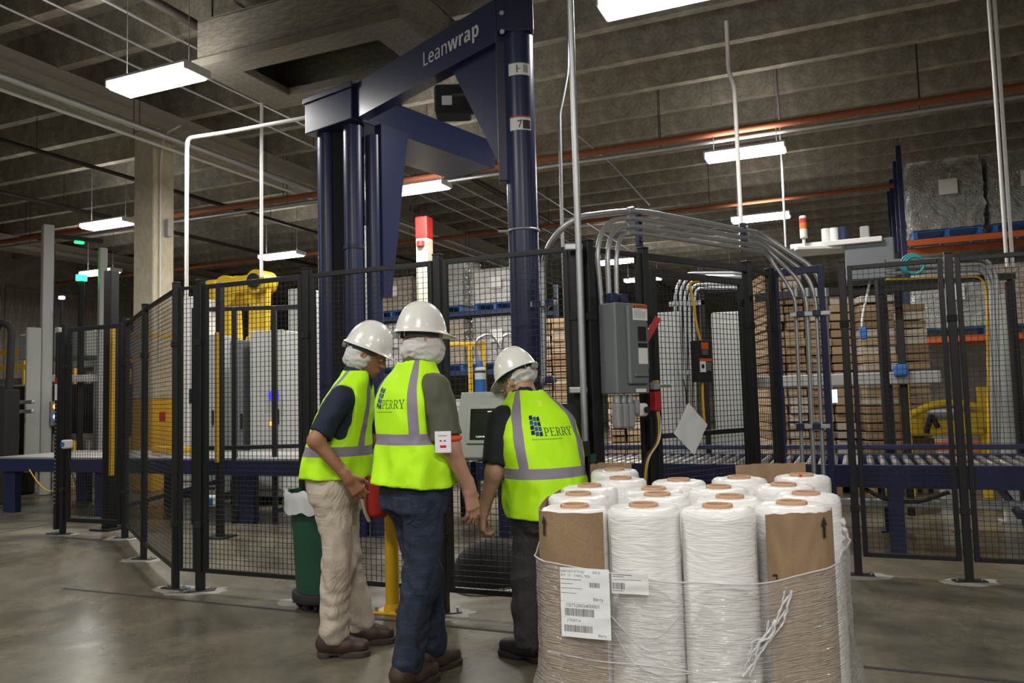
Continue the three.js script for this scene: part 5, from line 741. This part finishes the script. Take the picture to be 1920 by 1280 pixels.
const P1 = (() => {       // man in khaki trousers, seen from the side
  const T = [[0.86, 0, -0.06, 0.16, 0.135], [0.98, 0, -0.055, 0.165, 0.16], [1.1, 0, -0.04, 0.17, 0.165], [1.22, 0, -0.02, 0.178, 0.15], [1.34, 0, 0.01, 0.19, 0.135], [1.43, 0, 0.03, 0.185, 0.115], [1.49, 0, 0.05, 0.15, 0.09], [1.545, 0, 0.075, 0.1, 0.075], [1.59, 0, 0.09, 0.068, 0.065]];
  return makePerson({
    label: 'man in khaki trousers and navy shirt with hi-vis vest leaning forward, white hard hat', pos: [-0.98, 0, -4.6], turn: 94 * Math.PI / 180, trunk: T, waist: 1.03, band: 1.13, vest: vestMat(1.13, { logoY: 1.33 }), hem: (x, z) => 0.975 + 0.006 * ns(x * 8, 4, z * 8), skin: skinA, shirt: std(0.013, 0.02, 0.045, 0.85), shirtLabel: 'navy short sleeved shirt', pants: std(0.5, 0.43, 0.35, 0.85, 0, { bumpMap: clothBump, bumpScale: 0.006 }), pantsLabel: 'khaki cotton trousers', boot: std(0.045, 0.026, 0.02, 0.55), sole: std(0.05, 0.038, 0.034, 0.8),
    leg: 1.04, sleeve: 0.86,
    j: { neck: [0, 1.555, 0.09], head: [0, 1.67, 0.135], shL: [0.19, 1.44, 0.04], shR: [-0.19, 1.43, 0.01], elL: [0.24, 1.18, 0.16], elR: [-0.26, 1.2, -0.12], wrL: [0.2, 1.1, 0.38], wrR: [-0.235, 0.99, 0.05], hipL: [0.085, 0.9, -0.05], hipR: [-0.085, 0.9, -0.06], knL: [0.095, 0.5, -0.01], knR: [-0.1, 0.5, -0.03], anL: [0.13, 0.1, 0.06], anR: [-0.09, 0.1, -0.06] },
    handL: { f: [-0.2, 0, 1], n: [0, -1, 0], t: [-1, 0, 0], curl: 0.5 }, handR: { f: [0.1, -0.8, 0.55], n: [1, 0, 0], t: [0, 0.5, 1], curl: 0.7 }, toeL: -0.05, toeR: -0.05, headTurn: -0.05, nod: 0.42, hatNod: -0.05,
    net: uniNet(ell([0, -0.025, -0.03], [0.092, 0.1, 0.1]), y => Math.max(y - 0.05, -0.13 - y), (x, y, z) => z - 0.045 - y * 0.25),
  });
})();
const P3 = (() => {       // man bending over the operator panel
  const T = [[0.7, 0, -0.06, 0.17, 0.135], [0.82, 0, -0.06, 0.188, 0.15], [0.95, 0, -0.05, 0.2, 0.16], [1.07, 0, -0.02, 0.207, 0.158], [1.19, 0, 0.02, 0.21, 0.145], [1.28, 0, 0.055, 0.205, 0.125], [1.345, 0, 0.09, 0.17, 0.1], [1.4, 0, 0.125, 0.11, 0.08], [1.44, 0, 0.15, 0.072, 0.068]];
  return makePerson({
    label: 'man in charcoal work trousers and black shirt with hi-vis vest bowed over the screen', pos: [0.14, 0, -4.42], turn: 204 * Math.PI / 180, trunk: T, waist: 0.88, band: 1.0, vest: vestMat(1.135, { logoY: 1.33 }), vy: 0.135, hem: (x, z) => 0.765 + 0.008 * ns(x * 8, 6, z * 8), skin: skinC, shirt: std(0.011, 0.013, 0.02, 0.85), shirtLabel: 'black short sleeved shirt', pants: std(0.05, 0.05, 0.055, 0.85, 0, { bumpMap: clothBump, bumpScale: 0.006 }), pantsLabel: 'charcoal work trousers', boot: std(0.014, 0.013, 0.013, 0.6),
    leg: 1.05, pockets: [[-0.1, 0.06, 0.42, 0.56, 'left']], pocketMat: std(0.058, 0.058, 0.064, 0.85), sleeve: 0.86, arm: 1.15, handK: 1.08,
    j: { neck: [0, 1.41, 0.15], head: [0.02, 1.5, 0.235], shL: [0.2, 1.28, 0.06], shR: [-0.2, 1.28, 0.06], elL: [0.265, 1.0, 0.03], elR: [-0.25, 1.02, 0.12], wrL: [0.3, 0.79, 0.12], wrR: [-0.2, 0.98, 0.36], hipL: [0.085, 0.74, -0.05], hipR: [-0.085, 0.74, -0.05], knL: [0.1, 0.43, 0.0], knR: [-0.1, 0.43, 0.0], anL: [0.11, 0.1, -0.02], anR: [-0.11, 0.1, 0.04] },
    handL: { f: [0.05, -1, 0.2], n: [-1, 0, 0.0], t: [-0.1, 0.2, 1], curl: 0.85 }, handR: { f: [0.2, 0.1, 1], n: [0, -1, 0], t: [1, 0, 0], curl: 0.4 }, toeL: 0.5, toeR: -0.1, headTurn: 0.5, nod: 0.5, hatNod: -0.05, tilt: 0,
    net: uniNet(ell([0, -0.0, -0.035], [0.09, 0.06, 0.098]), y => Math.max(y - 0.035, -0.055 - y), (x, y, z) => z - 0.05),
  });
})();
// ---------- pallet of stretch film rolls ----------
{
  const rollBump = dataTex(512, (u, v) => { const k = 128 + 90 * (0.7 * tileNoise(u, v * 3 % 1, 10, 3) + 0.6 * tileNoise(u, v * 9 % 1, 8, 6)) + 30 * Math.sin(v * 6.283 * 60 + 4 * tileNoise(u, v, 12, 1)) * Math.abs(tileNoise(u, v, 9, 8)); return [k, k, k]; });
  const rollMat = std(0.86, 0.86, 0.85, 0.33, 0, { bumpMap: rollBump, bumpScale: 0.004, clearcoat: 0.25 }), endMat = std(0.85, 0.845, 0.8, 0.4, 0, { clearcoat: 0.2 });
  const coreMat = std(0.5, 0.31, 0.19, 0.75), TOP = 1.0, R = 0.126;
  const spots = [[1077, 941], [1206, 944], [1345, 945], [1484, 939], [1084, 922], [1232, 925], [1368, 928], [1511, 919], [1105, 905], [1225, 910], [1347, 909], [1469, 904], [1163, 891], [1272, 894], [1385, 892], [1503, 887], [1152, 879]];
  const pts = spots.map(([x, y]) => flat(G(x, y, TOP + 0.012)));
  const wear = ['at the cardboard wrapped corner', 'in the front of the load with a barcode label', 'in the front of the load without a label', 'behind the arrow marked cardboard'];
  pts.forEach((p, i) => {
    const own = i < 4 ? 'white stretch film roll ' + wear[i] : { 9: 'white film roll with a white sticker inside its core, deep in the load', 13: 'white film roll with a white sticker inside its core, near the back of the load', 16: 'rearmost white film roll backed by plain cardboard near the bowed man', 15: 'white film roll at the back corner of the load, by the cardboard nearest the gate' }[i];
    const t = thing('film_roll', own || 'white stretch film roll standing on end inside the wrapped load', 'film roll', p, rr(0, 6.28), own ? undefined : 'inner film rolls of the load'), top = TOP + (i === 16 ? 0.01 : 0) + rr(-0.006, 0.006), b = 0.15;
    const g = lathe([[R - 0.004, b], [R, b + 0.01], [R, 0.5], [R, 0.7], [R, 0.85], [R, top - 0.03], [R - 0.003, top - 0.012], [R - 0.014, top - 0.002], [R - 0.03, top + 0.001], [0.06, top + 0.001], [0.05, top - 0.002]], 72), q = g.attributes.position;
    for (let k = 0; k < q.count; k++) { const x = q.getX(k), y = q.getY(k), z = q.getZ(k), a = Math.atan2(z, x), rad = Math.hypot(x, z), s = 1 + (rad > 0.1 ? 0.012 * ns(Math.cos(a) * 2 + i, y * 3, Math.sin(a) * 2) + (y > top - 0.04 ? 0.02 * ns(Math.cos(a) * 6 + i * 3, 1, Math.sin(a) * 6) : 0) : 0); q.setXYZ(k, x * s, y + (rad > 0.06 && y > top - 0.02 ? 0.004 * ns(x * 40, i, z * 40) : 0), z * s); }
    const uvA = g.attributes.uv; for (let k = 0; k < q.count; k++) uvA.setXY(k, uvA.getX(k) * 2, q.getY(k) * 2 + i * 0.37); g.computeVertexNormals(); part('film', g, rollMat, t);
    part('core', lathe([[0.0385, b], [0.0385, top + 0.009], [0.0405, top + 0.012], [0.05, top + 0.012], [0.0525, top + 0.008], [0.0525, top - 0.02]], 48), coreMat, t, 'brown cardboard core');
    if (i % 3 === 0) part('core_mark', new THREE.CylinderGeometry(0.0529, 0.0529, 0.01, 4, 1, true, rr(0, 6), 0.25).translate(0, top + 0.006, 0), M.red, t, 'small red ink mark');
    if (i === 9 || i === 13) part('core_sticker', bx(0.035, 0.05, 0.001).rotateY(0.4).translate(0.0, top - 0.025, -0.037), M.white, t);
  });
  // cardboard corner wraps
  const cardTex = dataTex(256, (u, v) => { const k = 1 + 0.1 * tileNoise(u, v, 10, 2) + 0.12 * (rnd() - 0.5) + 0.02 * Math.sin(u * 6.283 * 120); return [168 * k, 140 * k, 108 * k]; }, true), card = std(0.74, 0.74, 0.74, 0.85, 0, { map: cardTex, side: THREE.DoubleSide }), ink = std(0.012, 0.012, 0.012, 0.8);
  const sheet = (path, y0, y1, th = 0.004) => { const c = new THREE.CatmullRomCurve3(path.map(([x, d]) => V(x, 0, -d)), false, 'centripetal'), n = 36, pos = [], uv = [], idx = []; const P = c.getSpacedPoints(n); for (let i = 0; i <= n; i++) { const tg = c.getTangentAt(i / n), nn = V(tg.z, 0, -tg.x); [[0, y0], [0, y1], [th, y1], [th, y0]].forEach(([o, y]) => { const w = y > 0.5 ? 0.006 * ns(i * 0.35, 3, path[0][0]) : 0; pos.push(P[i].x + nn.x * o, y + w, P[i].z + nn.z * o); uv.push(i / n, y); }); } for (let i = 0; i < n; i++) for (let k = 0; k < 4; k++) { const a = i * 4 + k, b = i * 4 + (k + 1) % 4; idx.push(a, a + 4, b, b, a + 4, b + 4); } idx.push(0, 1, 2, 0, 2, 3); const e = n * 4; idx.push(e, e + 2, e + 1, e, e + 3, e + 2); const g = new THREE.BufferGeometry(); g.setAttribute('position', new THREE.Float32BufferAttribute(pos, 3)); g.setAttribute('uv', new THREE.Float32BufferAttribute(uv, 2)); g.setIndex(idx); const q = g.toNonIndexed(); q.computeVertexNormals(); return { g: q, c }; };
  const [a1, a2, a3, a4] = pts, rim = (p, ang, r = R + 0.006) => [p.x + Math.cos(ang) * r, -(p.z + Math.sin(ang) * r)];   // ang 0 = right, PI/2 = towards the camera
  const cards = [
    ['cardboard corner sheet marked with an up arrow beside the barcode label', [rim(pts[8], Math.PI), rim(pts[4], Math.PI), rim(a1, Math.PI), rim(a1, 2.5), rim(a1, 2.05), rim(a1, Math.PI / 2), [a1.x + 0.09, -(a1.z + R + 0.004)]], TOP - 0.01],
    ['cardboard corner sheet marked with an up arrow beside the torn film edge', [[a4.x - 0.135, -(a4.z + R + 0.004)], rim(a4, Math.PI / 2), rim(a4, 1.1), rim(a4, 0.65), rim(a4, 0.3)], TOP - 0.012],
    ['plain cardboard corner sheet at the back of the load near the bowed man', [rim(pts[16], 3.6), rim(pts[16], 4.2), rim(pts[16], 4.9), rim(pts[16], 5.6)], TOP + 0.035],
    ['plain cardboard corner sheet at the back of the load near the gate', [rim(pts[14], 4.9), [pts[14].x + 0.1, -(pts[14].z - 0.15)], rim(pts[15], 4.4), rim(pts[15], 5.2)], TOP + 0.05],
  ];
  cards.forEach(([label, path, y1], i) => {
    const t = thing('cardboard_sheet', label, 'cardboard'), { g, c } = sheet(path, 0.14, y1); part('sheet', g, card, t);
    if (i > 1) return;
    const mark = (k, y, geo) => { const p = c.getPointAt(k), tg = c.getTangentAt(k), m = part('printed_mark', geo, ink, t, 'black printed mark'); m.position.set(p.x, y, p.z); m.rotation.y = Math.atan2(-tg.z, tg.x); const o = V(-tg.z, 0, tg.x).multiplyScalar(0.0015); if (o.dot(V(0.2, 0, 1)) < 0) o.negate(); m.position.add(o.multiplyScalar(3.2)); };
    const ar = new THREE.Shape(); [[0, 0.04], [0.014, 0.012], [0.005, 0.012], [0.005, -0.03], [-0.005, -0.03], [-0.005, 0.012], [-0.014, 0.012]].forEach(([x, y], k) => k ? ar.lineTo(x, y) : ar.moveTo(x, y)); const ag = new THREE.ExtrudeGeometry(ar, { depth: 0.0012, bevelEnabled: false }), cg = merge([bx(0.016, 0.004, 0.0012, 0, 0, 0), bx(0.004, 0.016, 0.0012, i ? 0.006 : -0.006, -0.006, 0)]);
    mark(i ? 0.66 : 0.76, y1 - 0.055, ag); mark(i ? 0.07 : 0.96, y1 - 0.2, cg);
  });
  // wooden pallet below
  const cen = pts.reduce((s, p) => s.add(p), V(0, 0, 0)).multiplyScalar(1 / 17), pl = thing('wooden_pallet', 'wooden pallet under the load of film rolls', 'pallet', [cen.x - 0.02, 0, cen.z], -0.03); pallet(1.22, 1.6, pl);
  // stretch film around the load
  const ring = []; const add = (p, r) => { for (let k = 0; k < 28; k++) { const a = k / 28 * 6.2832; ring.push([p.x + Math.cos(a) * r, p.z + Math.sin(a) * r]); } }; pts.forEach(p => add(p, R + 0.014)); cards.slice(0, 2).forEach(c => c[1].forEach(([x, d]) => { add(V(x, 0, -d), 0.012); }));
  ring.sort((a, b) => a[0] - b[0] || a[1] - b[1]); const cr = (o, a, b) => (a[0] - o[0]) * (b[1] - o[1]) - (a[1] - o[1]) * (b[0] - o[0]), lo = [], up = []; for (const p of ring) { while (lo.length > 1 && cr(lo[lo.length - 2], lo[lo.length - 1], p) <= 0) lo.pop(); lo.push(p); } for (const p of [...ring].reverse()) { while (up.length > 1 && cr(up[up.length - 2], up[up.length - 1], p) <= 0) up.pop(); up.push(p); } const hull = lo.slice(0, -1).concat(up.slice(0, -1));
  const hc = new THREE.CatmullRomCurve3(hull.map(([x, z]) => V(x, 0, z)), true, 'centripetal', 0.1), film = thing('stretch_wrap', 'clear wrinkled stretch film wound around the lower load', 'stretch film');
  const wr = dataTex(1024, (u, v) => { const l = tileNoise(u, v, 40, 3), s = tileNoise(u * 2 % 1, v * 14 % 1, 12, 5), r = Math.pow(Math.max(0, 1 - Math.abs(tileNoise(u * 2 % 1, v * 8 % 1, 9, 11)) * 7), 2); const k = 118 + 50 * s + 26 * l + 90 * r; return [k, k, k].map(q => Math.max(0, Math.min(255, q))); }); wr.repeat.set(3, 1.3);
  const wrapM = new THREE.MeshPhysicalMaterial({ color: 0xffffff, roughness: 0.12, transmission: 0.8, thickness: 0, ior: 1.5, bumpMap: wr, bumpScale: 0.014, side: THREE.DoubleSide });
  const N = 260, Q = hc.getSpacedPoints(N), rows = 40;
  const wrapAt = (i, v, grow = 0) => { const p = Q[i % N], q = Q[(i + 1) % N], o = Q[(i + N - 1) % N], tg = q.clone().sub(o).normalize(), out = V(tg.z, 0, -tg.x); if (out.dot(p.clone().sub(cen)) < 0) out.negate(); const a = i / N * 6.2832, y = 0.04 + v * (0.765 + 0.03 * Math.sin(a * 3 + 1) + 0.02 * ns(Math.cos(a) * 3, 0, Math.sin(a) * 3)), bl = 0.03 * Math.exp(-Math.pow((y - 0.42) / 0.07, 2)) * 0 + (y < 0.42 ? 0.035 * Math.min(1, (0.42 - y) / 0.1) : 0), w = 0.006 * ns(Math.cos(a) * 5, y * 9, Math.sin(a) * 5) + 0.004 * ns(Math.cos(a) * 14, y * 40, Math.sin(a) * 14); return p.clone().addScaledVector(out, 0.004 + bl + Math.max(-0.002, w) + grow).setY(y); };
  { const pos = [], uv = [], idx = []; for (let i = 0; i <= N; i++) for (let j = 0; j <= rows; j++) { const p = wrapAt(i, j / rows); pos.push(p.x, p.y, p.z); uv.push(i / N, j / rows); } for (let i = 0; i < N; i++) for (let j = 0; j < rows; j++) { const a = i * (rows + 1) + j, b = a + rows + 1; idx.push(a, b, a + 1, b, b + 1, a + 1); } const g = new THREE.BufferGeometry(); g.setAttribute('position', new THREE.Float32BufferAttribute(pos, 3)); g.setAttribute('uv', new THREE.Float32BufferAttribute(uv, 2)); g.setIndex(idx); g.computeVertexNormals(); part('film_sheet', g, wrapM, film); }
  const foldM = std(0.8, 0.8, 0.82, 0.25, 0, { transmission: 0.45, thickness: 0 });
  const hem = []; for (let i = 0; i <= N; i++) hem.push(wrapAt(i, 1 + 0.004 * ns(i * 0.2, 0, 0), 0.003)); part('rolled_edge', tubeThrough(hem, 0.003, 6), foldM, film, 'rolled upper edge of the film');
  const cloud = []; for (let i = 0; i < N; i++) for (let j = 0; j <= 60; j++) { const p = wrapAt(i, j / 60), q = Q[i]; cloud.push([p, i, j / 60]); }
  const dv = V(0, 0, 0); const onWrap = (px, py, grow = 0.006) => { let best = null, bd = 1e9; const r = ray(px, py), o = camera.position; for (const c of cloud) { dv.copy(c[0]).sub(o); const al = dv.dot(r), q = dv.addScaledVector(r, -al).length() + al * 0.02; if (q < bd) { bd = q; best = c; } } return wrapAt(best[1], best[2], grow); };
  for (const path of [[[1395, 1268], [1412, 1235], [1432, 1205], [1455, 1165], [1470, 1135], [1482, 1108]], [[1408, 1238], [1422, 1204], [1440, 1190], [1452, 1160]]]) for (let k = 0; k < 4; k++) { const P = path.map(([x, y], m) => onWrap(x + 7 * ns(k * 3.1, m * 1.3, 1) + (k - 1.5) * 3, y, 0.004 + 0.003 * k)); const g = curve(P, 0.0028 + 0.001 * (k % 2), 6, 40), q = g.attributes.position; for (let i = 0; i < q.count; i++) q.setXYZ(i, q.getX(i) + 0.007 * ns(q.getX(i) * 50, q.getY(i) * 50, k), q.getY(i), q.getZ(i) + 0.003 * ns(q.getX(i) * 60, q.getY(i) * 60, 8)); g.computeVertexNormals(); part('twisted_fold', g, foldM, film, 'whitish twisted fold of film'); }
  for (const path of [[[1145, 1150], [1170, 1185], [1210, 1215], [1260, 1220]], [[1150, 1190], [1190, 1240], [1240, 1262], [1290, 1262]], [[1030, 1222], [1120, 1240], [1220, 1250], [1320, 1262]], [[1280, 1150], [1262, 1178], [1230, 1192], [1190, 1196]]]) part('stretch_crease', curve(path.map(([x, y]) => onWrap(x, y, 0.001)), 0.0022, 5, 40), foldM, film);
  // ragged film edge at the right of the load
  { const P = [[1579, 972], [1584, 1000], [1577, 1020], [1584, 1040], [1574, 1055], [1572, 1090], [1570, 1130], [1573, 1180]].map(([x, y], k) => D(x, y, 3.05)); const g = curve(P, 0.008, 7, 90), q = g.attributes.position; for (let i = 0; i < q.count; i++) q.setXYZ(i, q.getX(i) + 0.016 * ns(q.getX(i) * 50, q.getY(i) * 45, 1), q.getY(i) + 0.006 * ns(i, 1, 2), q.getZ(i) + 0.014 * ns(q.getX(i) * 50, q.getY(i) * 45, 8)); g.computeVertexNormals(); part('ragged_edge', g, foldM, film, 'bunched ragged film edge'); }
  // printed labels
  const label = (px0, px1, py, w, h, name, text, draw, cw, ch) => {      // flat paper stuck on the wrap, upright, uv 0 to 1 across the print
    const a = flat(onWrap(px0, py, 0.01)), b = flat(onWrap(px1, py, 0.01)), c = onWrap((px0 + px1) / 2, py, 0.012), tg = b.sub(a).normalize();
    const g = new THREE.PlaneGeometry(w, h, 12, 16), q = g.attributes.position; for (let i = 0; i < q.count; i++) q.setZ(i, 0.0035 * ns(q.getX(i) * 8, q.getY(i) * 34, 3)); g.computeVertexNormals();
    const t = thing(name, text, 'label', c, Math.atan2(-tg.z, tg.x)); part('paper', g, std(1, 1, 1, 0.45, 0, { map: canvasTex(cw, ch, draw), side: THREE.DoubleSide, clearcoat: 0.2 }), t);
  };
  const bars = (x, X, Y, w, h, sd) => { x.fillStyle = '#1a1a20'; let k = sd; for (let q = 0; q < w;) { k = (k * 73 + 41) % 101; const bw = 2 + k % 4; x.fillRect(X + q, Y, bw, h); q += bw + 2 + (k >> 3) % 4; } };
  label(1050, 1141, 1128, 0.178, 0.236, 'shipping_label', 'large white shipping label with barcodes stuck on the wrap', (x, w, h) => { x.fillStyle = '#eef0f5'; x.fillRect(0, 0, w, h); x.fillStyle = '#20222a'; x.font = '30px sans-serif'; x.fillText('HAN16G19775 RJ7', 6, 48); x.fillText('REV  15 /  57MDL 7000', 6, 84); x.fillText('200 lb', 330, 46); x.fillRect(6, 108, 210, 5); x.fillRect(6, 150, 120, 4); x.fillRect(6, 190, 220, 4); x.fillRect(6, 235, 160, 4); bars(x, 300, 130, 100, 44, 7); x.font = '42px sans-serif'; x.fillText('Berry', 330, 296); x.font = '44px sans-serif'; x.fillText('CB752865400001', 52, 362); bars(x, 40, 376, 290, 70, 13); x.font = '34px sans-serif'; x.fillText('J7008714', 60, 498); bars(x, 30, 530, 280, 62, 29); x.font = '34px sans-serif'; x.fillText('Berry', 370, 620); x.fillStyle = '#c9cdd8'; x.fillRect(0, 316, w, 3); x.fillRect(0, 458, w, 3); }, 500, 640);
  label(1146, 1212, 1096, 0.125, 0.068, 'barcode_label', 'small white barcode label on the front film roll', (x, w, h) => { x.fillStyle = '#e9eaec'; x.fillRect(0, 0, w, h); x.fillStyle = '#666'; x.fillRect(8, 10, 170, 5); x.fillRect(8, 24, 100, 5); x.fillRect(8, 46, 250, 4); bars(x, 8, 70, 110, 48, 5); x.fillStyle = '#666'; x.fillRect(8, 126, 90, 5); }, 320, 150);
}
for (const o of scene.children) o.traverse(m => { if (m.isMesh) shadows(m); });
renderer.render(scene, camera);
